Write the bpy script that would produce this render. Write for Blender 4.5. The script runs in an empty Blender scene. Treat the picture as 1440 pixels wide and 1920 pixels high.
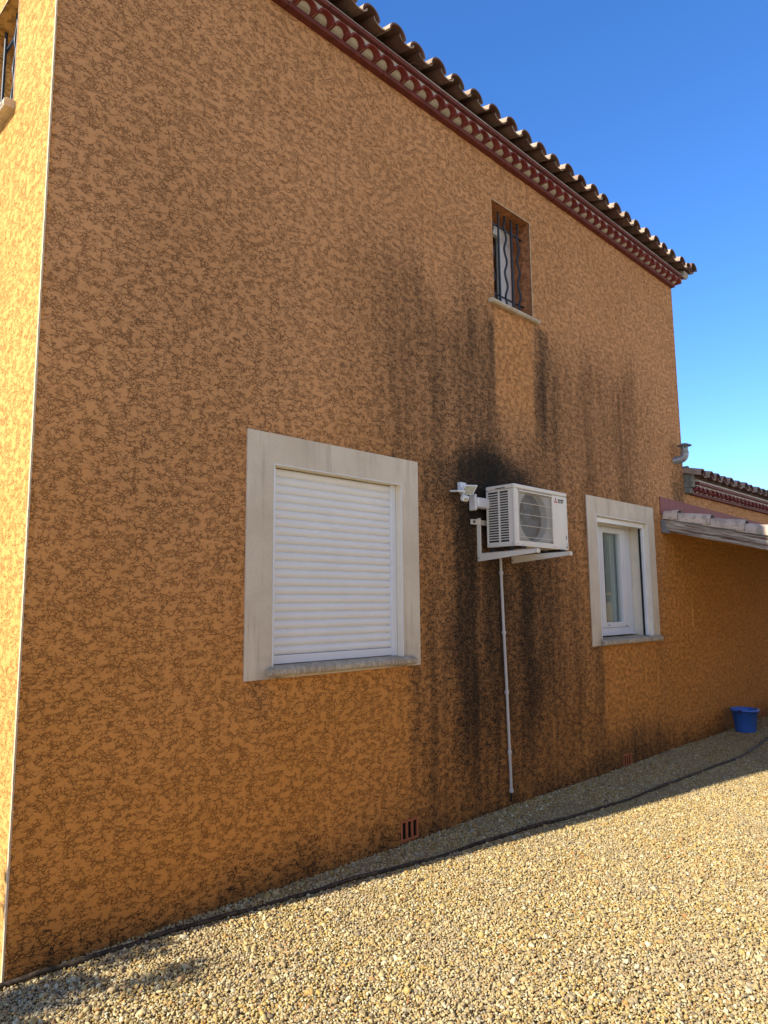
import bpy, bmesh, math, random
import numpy as np
from mathutils import Vector, Matrix
random.seed(4); rng = np.random.default_rng(4)
R = math.radians; PI = math.pi
SC = bpy.context.scene

# ------------------------------------------------------------------ camera
cam_data = bpy.data.cameras.new("camera")
cam = bpy.data.objects.new("camera", cam_data)
SC.collection.objects.link(cam); SC.camera = cam
rr = Vector((0.7058231, -0.7083231, -0.0096004)); uu = Vector((-0.0857985, -0.0989326, 0.9913884)); ff = Vector((0.7031731, 0.6989211, 0.1306020))
cam.matrix_world = Matrix(((rr.x, uu.x, -ff.x, -1.1725), (rr.y, uu.y, -ff.y, -3.5), (rr.z, uu.z, -ff.z, 1.5925), (0, 0, 0, 1)))
cam_data.sensor_fit = 'HORIZONTAL'; cam_data.sensor_width = 36.0
cam_data.lens = 1340.74 / 1440 * 36
cam_data.clip_start = 0.05; cam_data.clip_end = 2000

# ------------------------------------------------------------------ light
SUN_EL = 34.0; SUN_AZ = 9.6          # azimuth: degrees off the long wall, sun stands on the -x side and slightly behind (+y)
sd = Vector((-math.cos(R(SUN_AZ)) * math.cos(R(SUN_EL)), math.sin(R(SUN_AZ)) * math.cos(R(SUN_EL)), math.sin(R(SUN_EL))))
world = bpy.data.worlds.new("World"); SC.world = world; world.use_nodes = True
wn = world.node_tree; wn.nodes.clear()
sky = wn.nodes.new('ShaderNodeTexSky'); sky.sky_type = 'NISHITA'; sky.sun_disc = False
sky.sun_elevation = R(SUN_EL); sky.sun_rotation = math.atan2(sd.x, sd.y)
sky.altitude = 100; sky.air_density = 1.0; sky.dust_density = 0.0; sky.ozone_density = 3.0
bg = wn.nodes.new('ShaderNodeBackground'); bg.inputs['Strength'].default_value = 0.15
wo = wn.nodes.new('ShaderNodeOutputWorld')
hs_ = wn.nodes.new('ShaderNodeHueSaturation'); hs_.inputs['Saturation'].default_value = 1.22; hs_.inputs['Value'].default_value = 1.0
tn = wn.nodes.new('ShaderNodeMix'); tn.data_type = 'RGBA'; tn.blend_type = 'MULTIPLY'; tn.inputs[0].default_value = 1.0; tn.inputs[7].default_value = (.88, .965, 1.19, 1)
wn.links.new(sky.outputs[0], hs_.inputs['Color']); wn.links.new(hs_.outputs[0], tn.inputs[6]); # added: unseen sky behind the viewer (-y side) greyed, warmed to neutralise blue shade
tc = wn.nodes.new('ShaderNodeTexCoord'); sx_ = wn.nodes.new('ShaderNodeSeparateXYZ'); wn.links.new(tc.outputs['Generated'], sx_.inputs[0])
mr = wn.nodes.new('ShaderNodeMapRange'); mr.interpolation_type = 'SMOOTHSTEP'; mr.inputs[1].default_value = .12; mr.inputs[2].default_value = -.40; mr.inputs[3].default_value = 0; mr.inputs[4].default_value = .62
wn.links.new(sx_.outputs[1], mr.inputs[0])
bw = wn.nodes.new('ShaderNodeRGBToBW'); wn.links.new(tn.outputs[2], bw.inputs[0])
wv_ = wn.nodes.new('ShaderNodeMix'); wv_.data_type = 'RGBA'; wv_.blend_type = 'MULTIPLY'; wv_.inputs[0].default_value = 1; wv_.inputs[7].default_value = (1.30, 1.26, 1.18, 1); wn.links.new(bw.outputs[0], wv_.inputs[6])
mv = wn.nodes.new('ShaderNodeMix'); mv.data_type = 'RGBA'; wn.links.new(mr.outputs[0], mv.inputs[0]); wn.links.new(tn.outputs[2], mv.inputs[6]); wn.links.new(wv_.outputs[2], mv.inputs[7])
wn.links.new(mv.outputs[2], bg.inputs['Color']); wn.links.new(bg.outputs[0], wo.inputs['Surface'])
sl = bpy.data.lights.new("sun", 'SUN'); sl.energy = 5.0; sl.angle = R(0.55); sl.color = (1.0, 0.91, 0.74)
so = bpy.data.objects.new("sun", sl); SC.collection.objects.link(so)
so.rotation_euler = (-sd).to_track_quat('-Z', 'Y').to_euler(); so.location = (-6, 2, 8)
SC.view_settings.view_transform = 'Standard'; SC.view_settings.look = 'None'
SC.view_settings.exposure = 0.72; SC.view_settings.gamma = 1.0; SC.view_settings.use_curve_mapping = False

# ------------------------------------------------------------------ helpers
class MB:
    def __init__(s): s.v = []; s.f = []; s.m = []; s.sm = []
    def add(s, vs, fs, mi=0, smooth=False):
        n = len(s.v); s.v += [tuple(p) for p in vs]
        for q in fs: s.f.append(tuple(n + i for i in q)); s.m.append(mi); s.sm.append(smooth)
        return s
    def box(s, x0, x1, y0, y1, z0, z1, mi=0):
        vs = [(x, y, z) for z in (z0, z1) for y in (y0, y1) for x in (x0, x1)]
        return s.add(vs, [(0, 2, 3, 1), (4, 5, 7, 6), (0, 1, 5, 4), (1, 3, 7, 5), (3, 2, 6, 7), (2, 0, 4, 6)], mi)
    def obox(s, c, ax, ay, az, hx, hy, hz, mi=0):
        c = Vector(c); ax, ay, az = (Vector(a).normalized() for a in (ax, ay, az))
        vs = [c + ax * (hx * i) + ay * (hy * j) + az * (hz * k) for k in (-1, 1) for j in (-1, 1) for i in (-1, 1)]
        return s.add(vs, [(0, 2, 3, 1), (4, 5, 7, 6), (0, 1, 5, 4), (1, 3, 7, 5), (3, 2, 6, 7), (2, 0, 4, 6)], mi)
    def tube(s, pts, r, n=10, cap=True, mi=0):
        pts = [Vector(p) for p in pts]; m = len(pts)
        rs = r if isinstance(r, (list, tuple)) else [r] * m
        t = (pts[1] - pts[0]).normalized()
        up = Vector((0, 0, 1)) if abs(t.z) < .9 else Vector((1, 0, 0))
        a = t.cross(up).normalized(); vs = []
        for i, p in enumerate(pts):
            t2 = (pts[min(i + 1, m - 1)] - pts[max(i - 1, 0)]).normalized()
            a = (a - t2 * a.dot(t2)).normalized(); b = t2.cross(a)
            for k in range(n):
                w = 2 * PI * k / n; vs.append(p + (a * math.cos(w) + b * math.sin(w)) * rs[i])
        fs = [(i * n + k, i * n + (k + 1) % n, (i + 1) * n + (k + 1) % n, (i + 1) * n + k) for i in range(m - 1) for k in range(n)]
        s.add(vs, fs, mi, True)
        if cap:
            s.add(vs[:n], [tuple(range(n - 1, -1, -1))], mi); s.add(vs[-n:], [tuple(range(n))], mi)
        return s
    def lathe(s, c, prof, n=32, mi=0, smooth=True):
        vs = [(c[0] + r * math.cos(2 * PI * k / n), c[1] + r * math.sin(2 * PI * k / n), c[2] + z) for r, z in prof for k in range(n)]
        fs = [(i * n + k, i * n + (k + 1) % n, (i + 1) * n + (k + 1) % n, (i + 1) * n + k) for i in range(len(prof) - 1) for k in range(n)]
        return s.add(vs, fs, mi, smooth)
    def arch(s, x, y0, y1, z0, z1, r0, r1, h, th, sign=1, n=10, mi=0, tilt=0.0, mi_in=None):
        """half-round tile shell running from (x,y0,z0) to (x,y1,z1); sign=-1 is a channel"""
        vs = []
        for (y, z, r) in ((y0, z0, r0), (y1, z1, r1)):
            for q in (0, 1):
                rr_ = r - q * th; hh = h * (r / r0) - q * th
                for k in range(n + 1):
                    w = PI * k / n
                    vs.append((x + tilt * (y - y0) - rr_ * math.cos(w), y, z + sign * hh * math.sin(w)))
        N = n + 1; fs = []; base_f = len(s.f)
        for k in range(n):
            fs += [(k, k + 1, 2 * N + k + 1, 2 * N + k), (N + k, 3 * N + k, 3 * N + k + 1, N + k + 1),
                   (k, N + k, N + k + 1, k + 1), (2 * N + k, 2 * N + k + 1, 3 * N + k + 1, 3 * N + k)]
        fs += [(0, 2 * N, 3 * N, N), (n, N + n, 3 * N + n, 2 * N + n)]
        s.add(vs, fs, mi)
        if mi_in is not None:
            for k in range(n):
                for q in (1, 2, 3): s.m[base_f + 4 * k + q] = mi_in
        return s
    def prism_x(s, pts, x0, x1, mi=0):
        """closed polygon in (y,z) extruded along x"""
        n = len(pts); vs = [(x0, y, z) for y, z in pts] + [(x1, y, z) for y, z in pts]
        fs = [tuple(range(n - 1, -1, -1)), tuple(range(n, 2 * n))] + [(i, (i + 1) % n, n + (i + 1) % n, n + i) for i in range(n)]
        return s.add(vs, fs, mi)
    def prism_y(s, pts, y0, y1, mi=0):
        n = len(pts); vs = [(x, y0, z) for x, z in pts] + [(x, y1, z) for x, z in pts]
        fs = [tuple(range(n)), tuple(range(2 * n - 1, n - 1, -1))] + [((i + 1) % n, i, n + i, n + (i + 1) % n) for i in range(n)]
        return s.add(vs, fs, mi)
    def build(s, name, mats, parent=None, bevel=0, segs=2, fix=True):
        org = Vector((0, 0, 0)); p = parent
        while p is not None: org += p.location; p = p.parent
        me = bpy.data.meshes.new(name)
        me.from_pydata([(a[0] - org.x, a[1] - org.y, a[2] - org.z) for a in s.v], [], s.f)
        if not isinstance(mats, (list, tuple)): mats = [mats]
        for m in mats: me.materials.append(m)
        me.polygons.foreach_set('material_index', s.m); me.polygons.foreach_set('use_smooth', s.sm)
        me.update()
        if fix:
            bm = bmesh.new(); bm.from_mesh(me); bmesh.ops.recalc_face_normals(bm, faces=bm.faces); bm.to_mesh(me); bm.free()
        o = bpy.data.objects.new(name, me); SC.collection.objects.link(o)
        if parent is not None: o.parent = parent
        if bevel:
            b = o.modifiers.new('bevel', 'BEVEL'); b.width = bevel; b.segments = segs; b.limit_method = 'ANGLE'; b.angle_limit = R(40)
            b.harden_normals = False
        return o

def thing(name, loc, label, cat, group=None):
    o = bpy.data.objects.new(name, None); SC.collection.objects.link(o); o.location = loc
    o.empty_display_size = .1
    o['label'] = label; o['category'] = cat
    if group: o['group'] = group
    return o
def tag(o, label, cat, group=None):
    o['label'] = label; o['category'] = cat
    if group: o['group'] = group
    return o

# ------------------------------------------------------------------ materials
class NT:
    def __init__(s, name):
        s.mat = bpy.data.materials.new(name); s.mat.use_nodes = True
        s.t = s.mat.node_tree; s.t.nodes.clear()
        s.out = s.n('ShaderNodeOutputMaterial'); s.b = s.n('ShaderNodeBsdfPrincipled')
        s.l(s.b.outputs[0], s.out.inputs[0]); s.b.inputs['Specular IOR Level'].default_value = .3
    def n(s, t, **k):
        x = s.t.nodes.new(t)
        for a, b in k.items(): setattr(x, a, b)
        return x
    def l(s, a, b): s.t.links.new(a, b)
    def setin(s, sock, v):
        if hasattr(v, 'is_output'): s.l(v, sock)
        else: sock.default_value = v
    def co(s, scale=(1, 1, 1)):
        c = s.n('ShaderNodeTexCoord'); m = s.n('ShaderNodeMapping'); s.l(c.outputs['Object'], m.inputs[0]); m.inputs['Scale'].default_value = scale
        return m.outputs[0]
    def noise(s, vec, scale, detail=4, rough=.5, dist=0, out=0):
        x = s.n('ShaderNodeTexNoise'); s.l(vec, x.inputs['Vector'])
        x.inputs['Scale'].default_value = scale; x.inputs['Detail'].default_value = detail
        x.inputs['Roughness'].default_value = rough; x.inputs['Distortion'].default_value = dist
        return x.outputs[out]
    def m(s, op, a, b=0.0, c=None, clamp=False):
        x = s.n('ShaderNodeMath', operation=op); x.use_clamp = clamp
        s.setin(x.inputs[0], a); s.setin(x.inputs[1], b)
        if c is not None: s.setin(x.inputs[2], c)
        return x.outputs[0]
    def rng(s, v, a, b, c=0.0, d=1.0, smooth=True):
        x = s.n('ShaderNodeMapRange'); x.interpolation_type = 'SMOOTHSTEP' if smooth else 'LINEAR'
        s.setin(x.inputs[0], v); x.inputs[1].default_value = a; x.inputs[2].default_value = b
        x.inputs[3].default_value = c; x.inputs[4].default_value = d
        return x.outputs[0]
    def mix(s, f, a, b, mode='MIX'):
        x = s.n('ShaderNodeMix', data_type='RGBA', blend_type=mode)
        s.setin(x.inputs[0], f)
        for i, v in ((6, a), (7, b)):
            if isinstance(v, tuple) and len(v) == 3: v = (*v, 1)
            s.setin(x.inputs[i], v)
        return x.outputs[2]
    def ramp(s, v, stops, const=False):
        x = s.n('ShaderNodeValToRGB'); s.l(v, x.inputs[0]); e = x.color_ramp.elements
        x.color_ramp.interpolation = 'CONSTANT' if const else 'LINEAR'
        while len(e) > 1: e.remove(e[0])
        e[0].position = stops[0][0]; e[0].color = (*stops[0][1], 1)
        for p, c in stops[1:]:
            q = e.new(p); q.color = (*c, 1)
        return x.outputs[0]
    def bump(s, h, strength=.5, dist=.005):
        x = s.n('ShaderNodeBump'); x.inputs['Strength'].default_value = strength; x.inputs['Distance'].default_value = dist
        s.l(h, x.inputs['Height']); s.l(x.outputs[0], s.b.inputs['Normal'])
    def attr(s, name):
        x = s.n('ShaderNodeAttribute'); x.attribute_name = name; return x.outputs['Fac']
    def col(s, c): s.setin(s.b.inputs['Base Color'], (*c, 1) if isinstance(c, tuple) else c)
    def rough(s, r): s.setin(s.b.inputs['Roughness'], r)

def simple(name, c, rough=.6, spec=.3, var=.08, nscale=6, bumpd=0, bscale=80, metal=0):
    t = NT(name); v = t.co(); n = t.noise(v, nscale, 5, .6)
    k = t.rng(n, .3, .7, 1 - var, 1 + var, False)
    cc = t.mix(1.0, (*c, 1), k, 'MULTIPLY')
    t.col(cc); t.rough(rough); t.b.inputs['Specular IOR Level'].default_value = spec; t.b.inputs['Metallic'].default_value = metal
    if bumpd: t.bump(t.noise(v, bscale, 4, .6), .6, bumpd)
    return t.mat

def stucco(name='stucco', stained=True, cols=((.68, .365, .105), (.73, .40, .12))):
    t = NT(name); v = t.co((1, 1, 1.55))
    warp = t.n('ShaderNodeVectorMath', operation='MULTIPLY_ADD')
    wn_ = t.noise(v, 32, 5, .68, out=1); t.l(wn_, warp.inputs[0]); warp.inputs[1].default_value = (.034, .034, .034); t.l(v, warp.inputs[2])
    wv = warp.outputs[0]
    def edges(scale, w0, w1):
        x = t.n('ShaderNodeTexVoronoi', feature='DISTANCE_TO_EDGE'); t.l(wv, x.inputs['Vector']); x.inputs['Scale'].default_value = scale
        return t.rng(x.outputs['Distance'], w0, w1, 1, 0)
    n4 = t.noise(v, 17, 5, .64); n5 = t.noise(v, 5, 3, .5)
    msk = t.m('ADD', t.m('MULTIPLY', n4, .88), t.m('MULTIPLY', n5, .12))
    l1 = t.m('MULTIPLY', edges(23, .016, .044), t.rng(msk, .42, .49)); l2 = t.m('MULTIPLY', edges(44, .020, .066), t.rng(msk, .485, .53))
    n1 = t.noise(wv, 31, 4, .62, .3); d1 = t.m('ABSOLUTE', t.m('SUBTRACT', n1, .5)); l3 = t.m('MULTIPLY', t.rng(d1, .003, .013, 1, 0), t.rng(msk, .44, .52))
    l4 = t.m('MULTIPLY', edges(85, .04, .20), t.rng(msk, .53, .58))
    L = t.m('MAXIMUM', t.m('MAXIMUM', l1, l2), t.m('MAXIMUM', l3, t.m('MULTIPLY', l4, .15)))
    big = t.noise(v, .8, 4, .6)
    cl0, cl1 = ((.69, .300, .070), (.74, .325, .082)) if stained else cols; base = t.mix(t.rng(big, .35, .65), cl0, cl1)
    if stained: base = t.mix(t.attr('patina_bounce'), base, t.mix(t.rng(big, .35, .65), (.60, .308, .135), (.66, .342, .156)))
    base = t.mix(t.rng(t.noise(v, 300, 2), .3, .7, 0, .12), base, (.35, .18, .07))
    dark = (.150, .056, .016)
    c = t.mix(t.m('MULTIPLY', L, .68), base, (*dark, 1))
    if stained:
        g = t.attr('grime'); m = t.attr('mold')
        vs = t.co((5.0, 1, .35)); st = t.noise(vs, 1.6, 6, .62)       # streaky
        fine = t.noise(t.co(), 26, 5, .65)
        rel = t.m('ADD', t.m('MULTIPLY', L, .55), t.m('MULTIPLY', t.rng(t.noise(v, 48, 4, .62), .32, .68, 0, 1, False), .45))   # crevices first
        gg = t.m('MULTIPLY', g, t.rng(st, .3, .68, .65, 1.1))
        gf = t.rng(t.m('ADD', rel, t.m('MULTIPLY', gg, 1.0)), .60, 1.60)
        c = t.mix(t.m('MULTIPLY', gg, .42, clamp=True), c, (.23, .125, .062))
        c = t.mix(t.m('MULTIPLY', gf, .72), c, (.050, .030, .018))
        mm = t.m('MULTIPLY', m, t.rng(st, .32, .66, .90, 1.06))
        mf = t.rng(t.m('ADD', rel, t.m('MULTIPLY', mm, 1.25)), .62, 1.60)
        mc = t.mix(t.rng(fine, .60, .72), (.020, .018, .014), (.085, .060, .038))
        c = t.mix(t.m('MULTIPLY', mm, .62, clamp=True), c, (.070, .048, .030))
        c = t.mix(t.m('MULTIPLY', mf, t.rng(mm, 0, .22, 0, .95)), c, mc)
    t.col(c); t.rough(.92); t.b.inputs['Specular IOR Level'].default_value = .12
    h = t.m('SUBTRACT', 1.0, L)
    h = t.m('ADD', t.m('MULTIPLY', h, 1.0), t.m('MULTIPLY', t.noise(v, 90, 3), .12))
    t.bump(h, .8, .0028)
    return t.mat

M = {}
M['stucco'] = stucco('stucco', True)
M['stucco_sun_tone'] = stucco('stucco_sun_tone', False)  # unstained plaster, brightened and yellowed to paint the end wall's sunlight into its colour
M['stucco_shade_tone'] = stucco('stucco_shade_tone', False, ((.46, .20, .095), (.52, .235, .115)))  # same plaster darkened, window recess shade put into the colour

def stone():
    t = NT('reconstituted_stone'); v = t.co()
    n = t.noise(v, 2.2, 6, .6); f = t.noise(v, 120, 3, .6)
    c = t.mix(t.rng(n, .35, .65), (.64, .55, .43), (.74, .65, .52))
    vs = t.co((14, 1, 1.2)); st = t.rng(t.noise(vs, 1.5, 5, .6), .52, .72)
    c = t.mix(t.m('MULTIPLY', st, .35), c, (.30, .27, .22))
    c = t.mix(t.rng(f, .3, .7, 0, .18), c, (.33, .28, .21))
    g = t.attr('mold'); c = t.mix(t.m('MULTIPLY', g, t.rng(t.noise(v, 18, 5, .65), .3, .6, .3, 1.0), clamp=True), c, (.075, .06, .045))
    t.col(c); t.rough(.85); t.bump(f, .4, .002); return t.mat
M['stone'] = stone()
def sillm(name, amount):
    t = NT(name); v = t.co(); n = t.noise(v, 34, 6, .7, .4); st = t.noise(t.co((60, 1, 4)), 1.5, 5, .7)
    c = t.mix(t.rng(t.noise(v, 5, 4), .35, .65), (.50, .43, .33), (.62, .54, .42))
    k = t.m('MULTIPLY', t.rng(t.m('MULTIPLY', t.m('ADD', n, st), .5), .46 - .06 * amount, .56 - .04 * amount), amount, clamp=True)
    c = t.mix(t.m('MULTIPLY', k, .85), c, (.10, .075, .055))
    t.col(c); t.rough(.85); t.bump(n, .6, .003); return t.mat
M['sill'] = sillm('weathered_sill', .48); M['sill_clean'] = sillm('sill_stone', .25)
M['pvc'] = simple('white_pvc', (.79, .81, .84), .32, .45, .03)
M['shutter'] = simple('shutter_pvc', (.82, .82, .81), .3, .5, .03)
M['acwhite'] = simple('air_conditioner_paint', (.76, .70, .60), .38, .4, .05)
M['bracket'] = simple('bracket_paint', (.74, .68, .57), .4, .4, .06)
M['duct'] = simple('duct_plastic', (.76, .76, .76), .35, .4, .03)
M['drain'] = simple('drain_pipe_plastic', (.56, .53, .50), .45, .35, .06)
M['dark'] = simple('dark_interior', (.012, .013, .015), .7, .2)
M['fin'] = simple('coil_fins', (.045, .05, .055), .5, .5, .25, 40)
M['fan'] = simple('fan_plastic', (.06, .075, .09), .5, .4, .1)
M['shroud'] = simple('fan_shroud', (.40, .39, .36), .5, .3, .08)
M['iron'] = simple('painted_iron', (.022, .034, .052), .45, .45, .15, 30)
M['rubber'] = simple('black_rubber', (.02, .02, .021), .7, .3)
M['red'] = simple('logo_red', (.55, .02, .03), .5)
M['grey_ink'] = simple('grey_ink', (.10, .105, .115), .6)
M['ledge'] = simple('glazed_brick_ledge', (.155, .042, .036), .65, .25, .25, 14, .002, 60)
M['zinc'] = simple('zinc', (.24, .26, .27), .55, .4, .25, 12, metal=.25)
M['flue'] = simple('galvanised_flue', (.30, .32, .34), .42, .5, .2, 18, metal=.35)
M['band'] = simple('painted_flashing', (.27, .098, .090), .7, .25, .15, 8, .001, 60)
M['bead'] = simple('corner_bead', (.62, .48, .32), .6, .3, .15, 30)
M['vent'] = simple('terracotta_vent', (.42, .14, .060), .75, .2, .2, 30, .001, 90)
M['bucket'] = simple('blue_plastic', (.065, .20, .70), .38, .45, .06)
M['handle'] = simple('bucket_handle', (.03, .04, .12), .5, .3)
M['mortar'] = simple('mortar', (.40, .38, .35), .9, .1, .16, 25, .002, 120)
M['reveal'] = simple('cream_reveal', (.84, .76, .62), .8, .2, .06, 8)
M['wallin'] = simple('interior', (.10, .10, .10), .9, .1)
M['led'] = simple('led_lens', (.46, .46, .36), .2, .5, .2, 60)
M['membrane'] = simple('dark_soffit_boards', (.12, .075, .045), .8, .2, .3, 8)

def genoise():
    t = NT('genoise_terracotta'); v = t.co(); r = t.n('ShaderNodeNewGeometry').outputs['Random Per Island']
    c = t.mix(t.rng(r, 0, 1, 0, 1, False), (.18, .032, .033), (.25, .055, .048))
    c = t.mix(t.rng(t.noise(v, 25, 5, .65), .5, .72, 0, .4), c, (.26, .14, .10))
    t.col(c); t.rough(.55); t.bump(t.noise(v, 90, 4), .4, .002); return t.mat
M['genoise'] = genoise()
def rooftile(name, a, b, moss):
    t = NT(name); v = t.co(); r = t.n('ShaderNodeNewGeometry').outputs['Random Per Island']
    c = t.mix(t.rng(r, 0, 1, 0, 1, False), a, b)
    n = t.noise(v, 13, 6, .68); n2 = t.noise(v, 5, 5, .6); n3 = t.noise(v, 60, 4, .6)
    c = t.mix(t.rng(n, .48, .66, 0, moss), c, (.085, .078, .055))
    c = t.mix(t.rng(n2, .52, .68, 0, .45), c, (.26, .20, .15))
    c = t.mix(t.rng(n3, .62, .75, 0, .6), c, (.42, .40, .32))
    t.col(c); t.rough(.88); t.bump(t.m('ADD', n, t.m('MULTIPLY', n3, .5)), .6, .004); return t.mat
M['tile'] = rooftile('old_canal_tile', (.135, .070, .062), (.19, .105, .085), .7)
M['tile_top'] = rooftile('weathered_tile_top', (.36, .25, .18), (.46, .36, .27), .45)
M['tile_pale'] = rooftile('pale_canal_tile', (.68, .54, .41), (.78, .65, .51), .5)

M['under_tile'] = simple('under_tile_mortar', (.20, .15, .125), .9, .1, .3, 25, .002, 100)
M['mortar_light'] = simple('cornice_mortar', (.56, .53, .47), .9, .1, .16, 25, .002, 120)
def wood():
    t = NT('weathered_wood'); v = t.co((1, 1, 1)); vs = t.co((1, 1.6, 26))
    # board follows a slope: shear z by y so that the grain runs along it
    c0 = t.n('ShaderNodeTexCoord'); sp = t.n('ShaderNodeSeparateXYZ'); t.l(c0.outputs['Object'], sp.inputs[0])
    z = t.m('SUBTRACT', sp.outputs[2], t.m('MULTIPLY', sp.outputs[1], .25)); cb = t.n('ShaderNodeCombineXYZ')
    t.l(t.m('MULTIPLY', sp.outputs[1], 1.5), cb.inputs[1]); t.l(t.m('MULTIPLY', z, 26), cb.inputs[2])
    g = t.noise(cb.outputs[0], 1.6, 6, .62, .5); g2 = t.noise(cb.outputs[0], 5, 4, .6, .3)
    c = t.ramp(g, [(.36, (.10, .05, .038)), (.46, (.25, .18, .13)), (.55, (.42, .36, .28)), (.66, (.60, .55, .46))])
    c = t.mix(t.rng(g2, .55, .7, 0, .5), c, (.13, .09, .07))
    t.col(c); t.rough(.85); t.bump(g2, .6, .003); return t.mat
M['wood'] = wood()
def glass():
    t = NT('window_glass'); t.t.nodes.remove(t.b)
    g = t.n('ShaderNodeBsdfGlossy'); g.inputs['Roughness'].default_value = .02; g.inputs['Color'].default_value = (.9, .95, .95, 1)
    tr = t.n('ShaderNodeBsdfTransparent'); tr.inputs['Color'].default_value = (.90, .93, .92, 1)
    lw = t.n('ShaderNodeLayerWeight'); lw.inputs['Blend'].default_value = .5
    k = t.m('ADD', t.m('MULTIPLY', t.m('POWER', lw.outputs['Facing'], 4.0), .8), .045, clamp=True)
    mx = t.n('ShaderNodeMixShader'); t.l(k, mx.inputs[0]); t.l(tr.outputs[0], mx.inputs[1]); t.l(g.outputs[0], mx.inputs[2]); t.l(mx.outputs[0], t.out.inputs[0])
    return t.mat
M['glass'] = glass()
def curtain():
    t = NT('net_curtain'); v = t.co((40, 1, .4)); n = t.noise(v, 1.0, 3)
    t.col(t.mix(t.rng(n, .3, .7), (.34, .39, .37), (.55, .60, .57))); t.rough(.9); return t.mat
M['curtain'] = curtain()
def hose():
    t = NT('brown_hose'); v = t.co(); n = t.noise(v, 30, 5, .6)
    t.col(t.mix(t.rng(n, .4, .7), (.028, .020, .014), (.10, .075, .05))); t.rough(.6); return t.mat
M['hose'] = hose()

# pebble palette
PAL = [(.0, (0.455, 0.331, 0.113)), (.15, (0.520, 0.412, 0.176)), (.29, (0.422, 0.258, 0.063)), (.39, (0.325, 0.242, 0.113)), (.50, (0.601, 0.509, 0.264)), (.62, (0.487, 0.339, 0.082)),
       (.70, (0.211, 0.170, 0.101)), (.77, (0.357, 0.161, 0.044)), (.82, (0.666, 0.622, 0.415)), (.91, (0.113, 0.081, 0.044)), (.95, (0.325, 0.307, 0.226))]
def pebble():
    t = NT('pebbles'); oi = t.n('ShaderNodeObjectInfo')
    c = t.ramp(oi.outputs['Random'], PAL, True)
    p = t.noise(oi.outputs['Location'], 1.7, 4, .6)
    hv = t.mix(t.rng(p, .46, .64, 0, .34), c, (.34, .27, .19))
    v = t.co(); n = t.noise(v, 2.2, 4, .65)
    c = t.mix(t.rng(n, .35, .7, 0, .35), hv, (.34, .25, .15))
    c = t.mix(t.rng(t.m('FRACT', t.m('MULTIPLY', oi.outputs['Random'], 37.0)), 0, 1, 0, .35, False), c, (.56, .43, .23))
    t.col(c); t.rough(.8); t.b.inputs['Specular IOR Level'].default_value = .2; return t.mat
M['pebble'] = pebble()
def groundm():
    t = NT('gravel_bed'); v = t.co(); vo = t.n('ShaderNodeTexVoronoi'); t.l(v, vo.inputs['Vector']); vo.inputs['Scale'].default_value = 55
    rgb = t.n('ShaderNodeSeparateColor'); t.l(vo.outputs['Color'], rgb.inputs[0])
    c = t.ramp(rgb.outputs[0], PAL, True)
    c = t.mix(t.rng(vo.outputs['Distance'], .42, .8), c, (.12, .085, .05))  # painted pebble gaps darkened in place of the shade between stones
    p = t.noise(v, 1.7, 4, .6); c = t.mix(t.rng(p, .44, .62, 0, .42), c, (.33, .27, .21))
    t.col(c); t.rough(.9); t.bump(t.m('MULTIPLY', vo.outputs['Distance'], -1), 1, .012); return t.mat
M['ground'] = groundm()

# ------------------------------------------------------------------ ground
g = MB(); S = 300
g.add([(-S, -S, -.014), (S, -S, -.014), (S, S, -.014), (-S, S, -.014)], [(0, 1, 2, 3)])
go = g.build('ground', M['ground'], fix=False); go['kind'] = 'structure'

# ------------------------------------------------------------------ house walls
HX = 7.585; HZ = 5.60; HY = 8.0
house = thing('house', (0, 0, 0), 'tall orange stuccoed two-storey house with red scalloped eaves and dark mould streaks', 'house')

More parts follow.
